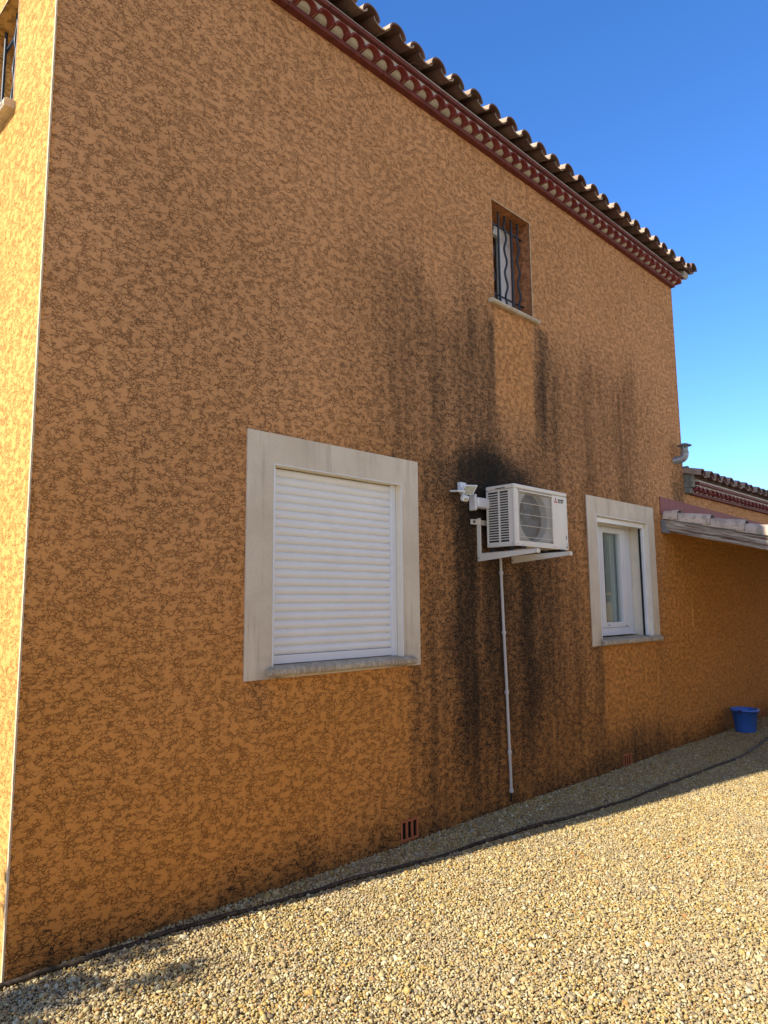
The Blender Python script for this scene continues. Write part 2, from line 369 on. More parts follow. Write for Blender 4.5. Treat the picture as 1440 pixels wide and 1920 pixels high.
OPEN = [(1.397, 2.515, 1.215, 2.458), (5.345, 6.48, 1.225, 2.472), (3.745, 4.338, 4.235, 5.18),
        (2.478, 2.656, .012, .150), (5.668, 5.835, -.01, .114)]
def sstep(a, b, x):
    t = np.clip((x - a) / (b - a), 0, 1); return t * t * (3 - 2 * t)
def bump1(x, c, w): return np.exp(-((x - c) / w) ** 2)
def vnoise(x, seed, freq):
    """smooth 1-D value noise"""
    r = np.random.default_rng(seed); tab = r.random(4096); i = np.floor(x * freq).astype(int); f = x * freq - i; f = f * f * (3 - 2 * f)
    return tab[i % 4096] * (1 - f) + tab[(i + 1) % 4096] * f
def band(x, a, b, s1, s2=None):
    s2 = s2 or s1; return sstep(a - s1, a + s1, x) * (1 - sstep(b - s2, b + s2, x))
def stains(x, z):
    wob = (vnoise(z, 1, 2.3) - .5) * .10 + (vnoise(z, 2, 7) - .5) * .03
    xs = x + wob
    dens = .70 + .40 * vnoise(xs, 3, 4) + .16 * (vnoise(xs, 4, 14) - .5)
    zone = band(x, 2.05, 6.7, .55, .6) * (1 - sstep(4.0, 4.75, z + .4 * vnoise(x, 5, 3)))
    zone = np.maximum(zone, .45 * band(x, .3, 1.7, .4) * (1 - sstep(3.2, 5.0, z)) * sstep(1.2, 2.3, z))
    zone = np.maximum(zone, .22 * (1 - sstep(.0, .5, z + .15 * vnoise(x, 6, 4))))
    gr = np.clip(zone * dens * .85, 0, 1)
    # clean strips sheltered by the sills
    c1 = band(x, 1.40, 2.575, .03) * (1 - sstep(1.16, 1.20, z)) * sstep(-.6, .9, z)
    c2 = band(x, 3.73, 4.31, .03) * (1 - sstep(4.15, 4.2, z)) * sstep(2.9, 3.5, z)
    c3 = band(x, 5.38, 6.7, .05, .3) * (1 - sstep(1.16, 1.20, z)) * sstep(.25, .55, z)
    c4 = sstep(6.55, 7.1, x) * (1 - sstep(2.3, 2.8, z)) * .9
    keep = (1 - c1 * .9) * (1 - c2) * (1 - c3 * .85) * (1 - c4)
    gr = gr * keep
    # black mould
    mo = 1.05 * np.exp(-(np.abs((x - 3.66) / .74) ** 2.8)) * band(z, 2.15, 2.95 - .22 * np.abs(x - 3.5), .1, .22)
    mo = np.maximum(mo, .85 * np.exp(-(np.abs((x - 3.45) / .75) ** 2.6)) * band(z, 2.3, 2.80, .12, .16))
    mo = np.maximum(mo, .75 * band(xs, 4.0, 4.6, .22, .2) * band(z, 2.5, 2.68, .08, .12))
    def stk(c, w, zb, zt, a, sb=.3, st=.3): return a * bump1(xs, c, w) * band(z, zb, zt, sb, st)
    s = [stk(3.26, .30, .1, 2.5, .84, .8), stk(3.62, .42, .2, 2.4, .78, .8), stk(4.06, .32, .1, 2.1, .84, .8), stk(4.35, .42, .5, 2.4, .58, .7), stk(3.7, 1.0, -.2, 2.3, .46, .3, .5), stk(3.8, .3, 1.2, 2.1, .60, .5), stk(3.05, .14, 1.0, 2.4, .40, .5),
         stk(3.33, .20, 2.6, 4.5, .42, .3, .6), stk(3.60, .14, 2.6, 4.1, .46, .3, .2), stk(3.02, .26, 2.4, 3.8, .38, .3, .6), stk(2.70, .16, 2.5, 4.0, .26, .3, .6), stk(3.2, .8, 2.2, 3.7, .34, .4, .6), stk(3.45, .35, 2.6, 3.5, .40, .3, .4),
         stk(2.45, .07, 2.9, 3.9, .20, .25, .5), stk(2.36, .05, 2.9, 3.4, .20), stk(4.46, .14, 2.9, 4.17, .66, .5, .03), stk(4.62, .24, 2.4, 3.9, .42, .3, .5), stk(4.75, .25, 2.3, 3.4, .30, .3, .4),
         stk(4.95, .07, 2.3, 3.7, .20), stk(2.64, .05, .5, 1.17, .52, .3, .03), stk(2.80, .10, .1, 1.2, .30, .3, .2), stk(1.30, .05, .95, 1.18, .40, .1, .03),
         stk(5.30, .06, .3, 1.2, .42, .3, .03), stk(4.85, .35, .2, 1.9, .42, .3, .5), stk(2.85, .2, .1, 1.9, .38, .3, .5), stk(3.8, .9, -.3, 1.4, .45, .3, .5), stk(2.98, .08, .2, 1.6, .30, .4, .5), stk(6.62, .05, .9, 1.2, .22, .15, .05)]
    for q in s: mo = np.maximum(mo, q)
    mo = mo * (1 - c2)
    ctr = 1 - (z < 0) * 0
    low = .55 * band(x, 4.2, 7.0, .7, .35) * (1 - sstep(.12, .42, z - .06 * (x - 5.5) + .12 * vnoise(x, 8, 6)))
    low2 = .62 * (1 - sstep(.00, .42, z + .12 * vnoise(x, 9, 7)))
    mo = np.maximum(mo, np.maximum(low, low2))
    mo = np.maximum(mo, .55 * band(x, 7.2, 7.6, .12) * band(z, 2.6, 3.2, .2, .3))
    pat_bounce = sstep(.2, 3.4, z + .5 * (vnoise(x, 11, 1.3) - .5)); pat_bounce = np.maximum(pat_bounce, .55 * band(x, 2.7, 5.3, .3) * sstep(.3, 1.5, z))  # weathering upward, plus painted warm gravel bounce low and greyer sky light high
    pat_bounce = np.maximum(pat_bounce, .9 * sstep(2.5, 2.9, z)) * (1 - .6 * c1) * (1 - .25 * c2) * (1 - c3 * .8) * (1 - c4)
    return gr, np.clip(mo, 0, 1), np.clip(pat_bounce, 0, 1)

def grid_wall(x0, x1, z0, z1, opens, step, name, mat, parent, y=0.0):
    xs = set(np.linspace(x0, x1, int((x1 - x0) / step) + 1).round(4)); zs = set(np.linspace(z0, z1, int((z1 - z0) / step) + 1).round(4))
    ox = sorted({v for o in opens for v in o[:2]}); oz = sorted({v for o in opens for v in o[2:]})
    xs = sorted({v for v in xs if all(abs(v - q) > .012 for q in ox)} | set(ox)); zs = sorted({v for v in zs if all(abs(v - q) > .012 for q in oz)} | set(oz))
    xs = np.array(xs); zs = np.array(zs); X, Z = np.meshgrid(xs, zs); nx = len(xs)
    v = np.stack([X.ravel(), np.full(X.size, y), Z.ravel()], 1)
    f = []
    for j in range(len(zs) - 1):
        zc = (zs[j] + zs[j + 1]) / 2
        for i in range(nx - 1):
            xc = (xs[i] + xs[i + 1]) / 2
            if any(a < xc < b and c < zc < d for a, b, c, d in opens): continue
            a = j * nx + i; f.append((a, a + 1, a + nx + 1, a + nx))
    me = bpy.data.meshes.new(name); me.from_pydata(v.tolist(), [], f); me.materials.append(mat)
    gr, mo, pat_bounce = stains(v[:, 0], v[:, 2])
    for nm, arr in (('grime', gr), ('mold', mo), ('patina_bounce', pat_bounce)):
        at = me.attributes.new(nm, 'FLOAT', 'POINT'); at.data.foreach_set('value', arr.astype(np.float32))
    o = bpy.data.objects.new(name, me); SC.collection.objects.link(o); o.parent = parent
    return o
grid_wall(0.006, HX, -.10, HZ, OPEN, .03, 'front_wall', M['stucco'], house)

# sunlit end wall (x = 0) with its window opening, back and far walls
LW = (.61, 1.20, 4.45, 5.245)
m = MB()
ys = [0.006, LW[0], LW[1], 4.0, HY]; zs = [-.1, LW[2], LW[3], 0]
zr = lambda y: 5.69 + .27 * min(y, HY - y)      # underside of the roof along the gable
for i in range(4):
    for j in range(3):
        if i == 1 and j == 1: continue
        m.add([(0, ys[i], zs[j]), (0, ys[i + 1], zs[j]), (0, ys[i + 1], zs[j + 1] if j < 2 else zr(ys[i + 1])), (0, ys[i], zs[j + 1] if j < 2 else zr(ys[i]))], [(0, 3, 2, 1)])
m.build('end_wall', M['stucco_sun_tone'], house, fix=False)
m = MB()
m.add([(HX, 0, -.1), (HX, HY, -.1), (HX, HY, zr(HY)), (HX, 4, zr(4)), (HX, 0, zr(0))], [(0, 1, 2, 3, 4)])
m.add([(0, HY, -.1), (HX, HY, -.1), (HX, HY, zr(HY)), (0, HY, zr(HY))], [(0, 3, 2, 1)])
m.build('rear_wall', M['stucco_sun_tone'], house, fix=False)
# corner bead
m = MB(); vs = []; nb = 260
for i in range(nb + 1):
    z = -.08 + (HZ + .05) * i / nb; j = random.gauss(0, .0004); k = random.gauss(0, .0005)
    vs += [(-.003 + j, .012, z), (-.003 + j, -.003 + k, z), (.005 + k * 1.5, -.003 + k, z), (.005 + k * 1.5, .012, z)]
m.add(vs, [(4 * i + a, 4 * i + (a + 1) % 4, 4 * i + 4 + (a + 1) % 4, 4 * i + 4 + a) for i in range(nb) for a in range(4)])
m.build('corner_bead', M['bead'], house)

m = MB(); rd_ = random.Random(3)
for i in range(1500):
    z = rd_.uniform(-.03, HZ - .06); x = .006 + abs(rd_.gauss(0, .008)); r_ = rd_.uniform(.0015, .0042); h_ = .0035 + .17 * x + rd_.uniform(-.002, .0035)
    m.add([(x - r_, .002, z - r_), (x + r_, .002, z - r_ * .6), (x + r_ * .6, .002, z + r_), (x - r_, .002, z + r_ * .7), (x, -h_, z + rd_.uniform(-r_, r_) * .5)], [(0, 1, 4), (1, 2, 4), (2, 3, 4), (3, 0, 4), (0, 3, 2, 1)])
m.build('rough_render_edge', M['stucco_sun_tone'], house)
def recess(x0, x1, z0, z1, d, name, mat, parent, y0=.0, bottom=True):
    """reveals of an opening in the front wall"""
    m = MB()
    m.add([(x0, y0, z0), (x0, d, z0), (x0, d, z1), (x0, y0, z1)], [(0, 1, 2, 3)])
    m.add([(x1, y0, z0), (x1, d, z0), (x1, d, z1), (x1, y0, z1)], [(3, 2, 1, 0)])
    m.add([(x0, y0, z1), (x1, y0, z1), (x1, d, z1), (x0, d, z1)], [(0, 3, 2, 1)])
    if bottom: m.add([(x0, y0, z0), (x1, y0, z0), (x1, d, z0), (x0, d, z0)], [(0, 1, 2, 3)])
    return m.build(name, mat, parent, fix=False)

def surround(ox0, ox1, oz0, oz1, ix0, ix1, iz0, iz1, name, parent):
    """flat stone frame, 12 mm proud, gridded so that it can carry grime"""
    xs = sorted({*np.linspace(ox0, ox1, 50).round(4), ix0, ix1}); zs = sorted({*np.linspace(oz0, oz1, 50).round(4), iz0, iz1})
    m = MB(); y = -.010
    P = {}
    def pid(i, j):
        if (i, j) not in P: P[(i, j)] = len(m.v); m.v.append((xs[i], y, zs[j]))
        return P[(i, j)]
    for i in range(len(xs) - 1):
        for j in range(len(zs) - 1):
            xc = (xs[i] + xs[i + 1]) / 2; zc = (zs[j] + zs[j + 1]) / 2
            if ix0 < xc < ix1 and iz0 < zc < iz1: continue
            m.f.append((pid(i, j), pid(i + 1, j), pid(i + 1, j + 1), pid(i, j + 1))); m.m.append(0); m.sm.append(False)
    for (a, b, c, d) in ((ox0, ox0, oz0, oz1), (ox1, ox1, oz0, oz1)):
        m.add([(a, y, c), (a, y, d), (a, .004, d), (a, .004, c)], [(0, 1, 2, 3)])
    for z in (oz0, oz1): m.add([(ox0, y, z), (ox1, y, z), (ox1, .004, z), (ox0, .004, z)], [(0, 1, 2, 3)])
    o = m.build(name, M['stone'], parent, fix=False)
    q = MB()
    for a in (ix0, ix1): q.add([(a, y, iz0), (a, y, iz1), (a, .31, iz1), (a, .31, iz0)], [(0, 1, 2, 3)])
    q.add([(ix0, y, iz1), (ix1, y, iz1), (ix1, .31, iz1), (ix0, .31, iz1)], [(0, 1, 2, 3)])
    q.build('reveal', M['reveal'], o, fix=False)
    v = np.array(m.v); d = np.minimum(np.abs(v[:, 0] - ix0), np.abs(v[:, 0] - ix1))
    mo = .75 * np.exp(-(v[:, 2] - oz0 - .02).clip(0) / .07) * np.exp(-((d) / .09) ** 2)
    mo += .22 * bump1(v[:, 0], ox0 + (ox1 - ox0) * .86, .03) * sstep(iz1 - .02, oz1, v[:, 2]) + .14 * bump1(v[:, 0], ox0 + (ox1 - ox0) * .3, .05) * sstep(iz1, oz1, v[:, 2])
    at = o.data.attributes.new('mold', 'FLOAT', 'POINT'); at.data.foreach_set('value', mo.astype(np.float32))
    # mitre joints
    return o

def sill(name, x0, x1, zt, th, yo, yi, mat, parent):
    m = MB(); prof = [(yo + .012, zt - th), (yo, zt - th + .012), (yo, zt - .016), (yo + .018, zt - .002), (yi, zt + .010), (yi, zt - th)]
    n = 60; pr = MB(); k = len(prof); vs = []
    for i in range(n + 1):
        x = x0 + (x1 - x0) * i / n; e = min(i, n - i); inset = .012 if e == 0 else 0
        for (y, z) in prof:
            j = (random.random() - .5) * .0012
            vs.append((x, y + inset * (y < 0) + j, z + j - inset * .5 * (z > zt - .02)))
    fs = [(i * k + a, i * k + (a + 1) % k, (i + 1) * k + (a + 1) % k, (i + 1) * k + a) for i in range(n) for a in range(k)]
    fs += [tuple(range(k)), tuple(n * k + a for a in range(k))]
    m.add(vs, fs); return m.build(name, mat, parent)

# --- large shuttered window
w1 = surround(1.200, 2.697, 1.176, 2.648, 1.397, 2.512, 1.215, 2.455, 'window', house); w1['label'] = 'large stone-framed window closed by a white roller shutter'
sill('sill', 1.352, 2.632, 1.243, .052, -.052, .09, M['sill'], w1)
m = MB(); nsl = 22; zt = 2.452; zb = 1.305; hsl = (zt - zb) / nsl
prof = []
for i in range(nsl):
    a = zb + i * hsl
    for q, dy in ((.02, .0), (.06, -.0055), (.25, -.0140), (.5, -.0165), (.75, -.0130), (.93, -.0045), (.985, .001)):
        prof.append((.066 + dy, a + q * hsl))
vs = []
for (y, z) in prof: vs += [(1.43, y, z), (2.475, y, z)]
m.add(vs, [(2 * i, 2 * i + 1, 2 * i + 3, 2 * i + 2) for i in range(len(prof) - 1)], 0, False)
sh = m.build('shutter', M['shutter'], w1, fix=False)
m = MB(); m.box(1.443, 2.461, .048, .068, 1.2535, 1.3045); m.build('bottom_bar', M['pvc'], sh, bevel=.003)
for x0, x1 in ((1.399, 1.444), (2.460, 2.510)):
    m = MB(); m.box(x0, x1, .040, .090, 1.249, 2.4535); m.build('guide_rail', M['pvc'], w1, bevel=.002)
m = MB(); m.box(2.5125, 2.5175, -.0135, -.004, 1.246, 2.462); m.box(1.392, 1.3965, -.0135, -.004, 1.246, 2.462); m.box(1.397, 2.512, -.0135, -.004, 2.4555, 2.4605)
m.build('edge_trim', M['pvc'], w1)
# mitre lines of the lintel
m = MB(); joints = []
for (a, b) in (((1.397, 2.455), (1.20, 2.648)), ((2.512, 2.455), (2.697, 2.648))):
    dx, dz = b[0] - a[0], b[1] - a[1]
    m.obox(((a[0] + b[0]) / 2, -.0108, (a[1] + b[1]) / 2), (dx, 0, dz), (0, 1, 0), (-dz, 0, dx), math.hypot(dx, dz) / 2 - .004, .0006, .0011); joints.append(m); m = MB()
M['joint'] = simple('joint_mortar', (.50, .41, .30), .9, .1)


# --- small open window
w2 = surround(5.160, 6.650, 1.190, 2.662, 5.345, 6.480, 1.225, 2.472, 'window', house); w2['label'] = 'smaller stone-framed window with open shutter and net curtain behind the glass'
sill('sill', 5.315, 6.640, 1.246, .055, -.060, .262, M['sill'], w2)
fr = MB()
yf = .20
fr.box(5.347, 6.478, yf, yf + .07, 2.415, 2.468); fr.box(5.347, 6.478, yf, yf + .07, 1.285, 1.345)
fr.box(5.347, 5.41, yf, yf + .07, 1.345, 2.415); fr.box(6.385, 6.478, yf, yf + .07, 1.345, 2.415)
fr.box(6.345, 6.385, yf + .012, yf + .07, 1.345, 2.415)
fr.build('window_frame', M['pvc'], w2, bevel=.004)
for (a, b) in ((5.412, 5.905), (5.907, 6.343)):
    pass
sa = MB(); a, b = 5.745, 6.343
sa.box(a, 5.832, yf - .012, yf + .05, 1.347, 2.413); sa.box(6.217, b, yf - .012, yf + .05, 1.347, 2.413)
sa.box(5.832, 6.217, yf - .012, yf + .05, 2.352, 2.413); sa.box(5.832, 6.217, yf - .012, yf + .05, 1.347, 1.402)
so_ = sa.build('sash', M['pvc'], w2, bevel=.006)
p = MB(); p.box(5.832, 6.217, yf + .022, yf + .028, 1.402, 2.352); p.build('pane', M['glass'], so_)
sa = MB(); a, b = 5.412, 5.743
sa.box(a, 5.482, yf - .012, yf + .05, 1.347, 2.413); sa.box(5.660, b, yf - .012, yf + .05, 1.347, 2.413)
sa.box(5.482, 5.660, yf - .012, yf + .05, 2.352, 2.413); sa.box(5.482, 5.660, yf - .012, yf + .05, 1.347, 1.402)
so_ = sa.build('sash', M['pvc'], w2, bevel=.006)
p = MB(); p.box(5.482, 5.660, yf + .022, yf + .028, 1.402, 2.352); p.build('pane', M['glass'], so_)
m = MB(); m.box(5.40, 6.44, yf - .045, yf + .06, 1.268, 1.287); m.build('drip_sill', M['pvc'], w2, bevel=.004)
for (x, z) in ((5.87, 1.372), (6.27, 1.358)): MB().tube([(x, yf - .018, z), (x, yf - .010, z)], .008, 10).build('drain_cap', M['zinc'], w2)
m = MB()
N = 70; vs = []
for i in range(N + 1):
    x = 6.01 + .44 * i / N; y = .272 + .009 * math.sin(i * .62) + .006 * math.sin(i * 1.7 + 1)
    vs += [(x, y, 1.30), (x, y, 2.45)]
m.add(vs, [(2 * i, 2 * i + 2, 2 * i + 3, 2 * i + 1) for i in range(N)], 0, True); m.build('curtain', M['curtain'], w2, fix=False)
for x0, x1 in ((6.442, 6.478), (5.347, 5.383)):
    m = MB(); m.box(x0, x1, .030, .048, 1.252, 2.4195); m.box(x0 + (0 if x0 < 6 else .008), x1 - (.008 if x0 < 6 else 0), .048, .066, 1.252, 2.4195)
    m.build('guide_rail', M['pvc'], w2, bevel=.002)
    m = MB(); m.box(x0 + .004, x1 - .004, .066, .088, 1.252, 2.4195); m.build('brush_seal', M['rubber'], w2)
m = MB(); m.box(5.35, 6.476, .034, .052, 2.420, 2.469); m.box(5.35, 6.476, .052, .080, 2.436, 2.469); m.build('shutter_bar', M['shutter'], w2, bevel=.002)
m = MB(); m.box(6.4805, 6.485, -.0135, -.004, 1.252, 2.479); m.box(5.341, 5.3445, -.0135, -.004, 1.252, 2.479); m.box(5.345, 6.4805, -.0135, -.004, 2.4725, 2.477)
m.build('edge_trim', M['pvc'], w2)

# --- barred upper window
X0, X1, Z0, Z1 = OPEN[2]
w3 = recess(X0, X1, Z0 - .02, Z1, .30, 'window', M['stucco_shade_tone'], house, bottom=False); w3['label'] = 'small upper window with wavy iron bars'
sill('sill', 3.655, 4.405, 4.232, .045, -.050, .30, M['sill_clean'], w3)
fr = MB(); yf = .22
fr.box(X0 + .002, X1 - .002, yf, yf + .06, Z1 - .055, Z1 - .002); fr.box(X0 + .002, X1 - .002, yf, yf + .06, 4.245, 4.30)
fr.box(X0 + .002, X0 + .06, yf, yf + .06, 4.30, Z1 - .055); fr.box(X1 - .12, X1 - .002, yf, yf + .06, 4.30, Z1 - .055)
fr.build('window_frame', M['pvc'], w3, bevel=.004)
sa = MB(); a, b = X0 + .062, X1 - .122
sa.box(a, a + .06, yf - .01, yf + .04, 4.302, Z1 - .057); sa.box(b - .06, b, yf - .01, yf + .04, 4.302, Z1 - .057)
sa.box(a + .06, b - .06, yf - .01, yf + .04, Z1 - .12, Z1 - .057); sa.box(a + .06, b - .06, yf - .01, yf + .04, 4.302, 4.365)
s3 = sa.build('sash', M['pvc'], w3, bevel=.005)
m = MB(); m.box(a + .06, b - .06, yf + .015, yf + .02, 4.365, Z1 - .12); m.build('pane', M['glass'], s3)
def bars(parent, P, horiz, r=.0100, cnt=5, par=0):
    """P(u, v) maps position along the opening and height to a point; every bar one part"""
    for k in range(cnt):
        u = .10 + .78 / (cnt - 1) * k; n = 60; pts = []
        for i in range(n + 1):
            v = i / n; du = (.018 * math.sin(v * 2 * PI * 4.0 + .5 * k) * sstep(.04, .12, v) * (1 - sstep(.90, .97, v))) if k % 2 == par else 0
            pts.append(P(u * .98, v, float(du)))
        MB().tube(pts, r, 8).build('security_bar', M['iron'], parent)
    for v in horiz:
        MB().tube([P(-.0, v, 0, .012), P(1.0, v, 0, .012)], r * .9, 8).build('cross_bar', M['iron'], parent)
bars(w3, lambda u, v, du, dy=0: (X0 + .055 + u * (X1 - X0 - .055) + du - .0, .085 + dy, 4.243 + v * (Z1 - 4.243 - .004)), (.14, .86))
m = MB(); m.box(X1 + .0, X1 + .007, -.004, .004, 4.236, Z1 + .007); m.box(X0, X1, -.004, .004, Z1, Z1 + .006)
m.build('edge_trim', M['bead'], w3)
# rooms behind the panes
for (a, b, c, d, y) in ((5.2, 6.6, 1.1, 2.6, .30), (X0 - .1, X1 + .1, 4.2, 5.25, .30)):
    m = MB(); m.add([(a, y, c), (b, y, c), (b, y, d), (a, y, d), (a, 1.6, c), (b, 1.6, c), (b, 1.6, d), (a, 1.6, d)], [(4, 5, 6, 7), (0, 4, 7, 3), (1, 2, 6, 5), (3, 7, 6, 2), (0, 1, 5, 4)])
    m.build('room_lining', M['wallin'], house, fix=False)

# --- window in the sunlit end wall
m = MB(); y0, y1, z0, z1 = LW; d = .24
m.add([(0, y0, z0 - .03), (d, y0, z0 - .03), (d, y0, z1), (0, y0, z1)], [(0, 1, 2, 3)])
m.add([(0, y1, z0 - .03), (d, y1, z0 - .03), (d, y1, z1), (0, y1, z1)], [(3, 2, 1, 0)])
m.add([(0, y0, z1), (d, y0, z1), (d, y1, z1), (0, y1, z1)], [(0, 1, 2, 3)])
w4 = m.build('window', M['stucco_sun_tone'], house, fix=False); w4['label'] = 'barred window in the sunlit end wall'
m = MB(); m.box(d - .03, d + .03, y0 + .002, y1 - .002, z0, z1 - .002); wf4 = m.build('window_frame', M['pvc'], w4)
m = MB(); m.box(d - .036, d - .031, y0 + .09, y1 - .09, z0 + .09, z1 - .09); m.build('pane', M['dark'], wf4)
m = MB(); prof = [(-.055, z0 - .055), (-.060, z0 - .045), (-.060, z0 - .018), (-.045, z0 - .004), (d, z0), (d, z0 - .055)]
vs = [(a, y0 - .04, b) for a, b in prof] + [(a, y1 + .04, b) for a, b in prof]; k = len(prof)
m.add(vs, [tuple(range(k)), tuple(range(2 * k - 1, k - 1, -1))] + [((i + 1) % k, i, k + i, k + (i + 1) % k) for i in range(k)])
m.box(-.0645, -.058, y0 - .01, y1 + .01, z0 - .040, z0 - .024)
m.build('sill', M['sill_clean'], w4, bevel=.003)
bars(w4, lambda u, v, du, dy=0: (.075 + dy, y0 + .02 + u * (y1 - y0 - .05) + du, z0 + v * (z1 - z0 - .004)), (.14, .86), cnt=3, par=1)
m = MB(); m.box(-.003, .004, y0 - .006, y0, z0, z1 + .006); m.box(-.003, .004, y0, y1 + .006, z1, z1 + .006); m.build('edge_trim', M['bead'], w4)

# --- terracotta air bricks at the foot of the wall (children of the house or the wing)
def air_brick(x0, x1, z0, z1, parent):
    m = MB(); w = x1 - x0; fw = .10 * w; sw = (w - 4 * fw) / 3; y0, y1 = -.004, .010; f2 = .016
    m.box(x0 + .001, x1 - .001, y0, y1, z0 + .001, z0 + f2); m.box(x0 + .001, x1 - .001, y0, y1, z1 - f2, z1 - .001)
    for k in range(4):
        a = x0 + k * (fw + sw); m.box(max(a, x0 + .001), min(a + fw, x1 - .001), y0, y1, z0 + f2, z1 - f2)
    o = m.build('air_brick', M['vent'], parent, bevel=.002)
    MB().box(x0, x1, .012, .03, z0, z1).build('vent_shade_sheet', M['dark'], o)  # dark sheet close behind the slots, in place of their shade
    return o
air_brick(*OPEN[3], house); air_brick(*OPEN[4], house)

# ------------------------------------------------------------------ génoise cornice and canal tile roof
def eaves(parent, xa, xb, zl, arch0, tile0, y=0.0, par=None, ends=(0, 0), cour=9, ga=.1495, gt=.2432, seed=1):
    """zl = underside of the lower ledge"""
    rd = random.Random(seed)
    # lower ledge made of thin bricks
    m = MB(); x = xa; L = .30
    while x < xb - 1e-6:
        x2 = min(x + L, xb); j = rd.uniform(-.0015, .0015)
        m.box(x + .0012, x2 - .0012, y - .052 + j, y + .01, zl + j * .5, zl + .036); x = x2
    led = m.build('cornice_ledge', M['ledge'], par, bevel=.003)
    z1 = zl + .037
    # scallop row
    m = MB(); mo = MB(); k = 0; x = arch0; rA = .0735; hA = .060; ya = y - .118
    while x < xb + ends[1]:
        if x > xa - .1:
            j = rd.uniform(-.004, .004); jy = rd.uniform(-.004, .004)
            m.arch(x + j, ya + jy, y + .01, z1 + .003 + rd.uniform(0, .002), z1 + .006, rA, rA * .97, hA, .011, 1, 12)
            # mortar plug inside the arch
            n = 12; pts = [(x + j - (rA - .011) * math.cos(PI * q / n), z1 + .002 + (hA - .011) * math.sin(PI * q / n)) for q in range(n + 1)]
            mo.prism_y(pts, y - .030 + rd.uniform(-.006, .006), y + .008)
        x += ga
    m.build('scallop_tiles', M['genoise'], par)
    z2 = z1 + hA + .020
    mo.prism_x([(y - .058, z1 + .03), (y - .100, z2 + .001), (y + .01, z2 + .001), (y + .01, z1)], xa, xb + ends[1] * .7)
    # spandrel mortar in front, between the scallops
    x = arch0
    while x < xb + ends[1]:
        if x > xa - .1:
            n = 10; pts = [(x - rA * .99 * math.cos(PI * q / n) , z1 + .005 + hA * .99 * math.sin(PI * q / n)) for q in range(n // 2, n + 1)]
            pts2 = [(x + ga - rA * .99 * math.cos(PI * q / n), z1 + .005 + hA * .99 * math.sin(PI * q / n)) for q in range(0, n // 2 + 1)]
            poly = pts + pts2 + [(x + ga, z2 + .001), (x, z2 + .001)]
            mo.prism_y(poly, y - .100, y - .03)
        x += ga
    # upper ledge
    m = MB(); x = xa + .1
    x = xa
    while x < xb + ends[1] - 1e-6:
        x2 = min(x + L, xb + ends[1]); j = rd.uniform(-.002, .002)
        m.box(x + .0012, x2 - .0012, y - .132 + j, y + .01, z2 + .002 + j * .5, z2 + .034); x = x2
    m.build('cornice_ledge', M['ledge'], par, bevel=.003)
    z3 = z2 + .035
    # mortar bed that follows the roof tiles
    mo.prism_x([(y - .100, z3 + .0), (y - .095, z3 + .010), (y - .06, z3 + .03), (y + .1, z3 + .09), (y + .1, z3)], xa, xb + ends[1] * 1.4)
    # canal tiles
    m = MB(); um = MB(); sl = .30; ye = y - .225; zc = z3 + .035
    x = tile0
    while x < xb + .30:
        if x > xa - .2:
            for c in range(cour):
                ln = .36; a = ye + c * ln + rd.uniform(-.014, .014); b = a + ln + .09
                jz = rd.uniform(0, .010); jx = rd.uniform(-.008, .008)
                lift = .0
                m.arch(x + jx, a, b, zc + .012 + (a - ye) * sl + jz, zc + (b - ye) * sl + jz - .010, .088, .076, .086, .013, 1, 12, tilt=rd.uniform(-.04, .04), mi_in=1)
                a2 = a + (.022 if c == 0 else .012)
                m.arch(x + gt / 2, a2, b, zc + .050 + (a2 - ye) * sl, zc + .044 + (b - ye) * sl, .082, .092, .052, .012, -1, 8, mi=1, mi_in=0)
        x += gt
    mo.prism_x([(y - .122, z3 + .001), (y - .118, z3 + .022), (y - .085, z3 + .040), (y - .053, z3 + .040), (y - .053, z3 + .001)], xa + .01, xb + .06)
    um.box(xa + .01, xb + .02, y - .052, y + .05, z3 + .014, zc + .058)
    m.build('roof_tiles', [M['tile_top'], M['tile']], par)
    mo.build('mortar', M['mortar_light'], par); um.build('tile_bedding', M['under_tile'], par)
    return z3
roof = MB().prism_x([(-.11, 5.745), (4.0, 5.745 + 4.11 * .30), (HY + .11, 5.745), (HY + .11, 5.70), (4.0, 5.70 + 4.0 * .27), (-.06, 5.715)], -.05, HX + .04).build('roof', M['mortar'], house)
eaves(house, -.06, HX + .0, 5.574, 1.49 - .0685 - 9 * .1495, 2.062 - .2432 * 8, par=roof, ends=(0, .10), cour=12)
# verge on the gable side
m = MB()
for c in range(12):
    a = -.235 + c * .36; b = a + .45
    m.arch(HX + .185, a, b, 5.800 + (a + .235) * .3 + .012, 5.800 + (b + .235) * .3 - .01, .088, .076, .086, .013, 1, 12, tilt=.0)
m.arch(HX + .115, -.215, .2, 5.782, 5.90, .05, .05, .04, .012, 1, 10)
m.build('verge_tiles', M['tile'], roof)
MB().prism_x([(-.14, 5.705), (-.16, 5.74), (-.16, 5.775), (4.0, 5.745 + 1.26), (4.0, 5.69 + 1.2)], HX + .04, HX + .17).build('verge_mortar', M['mortar'], roof)

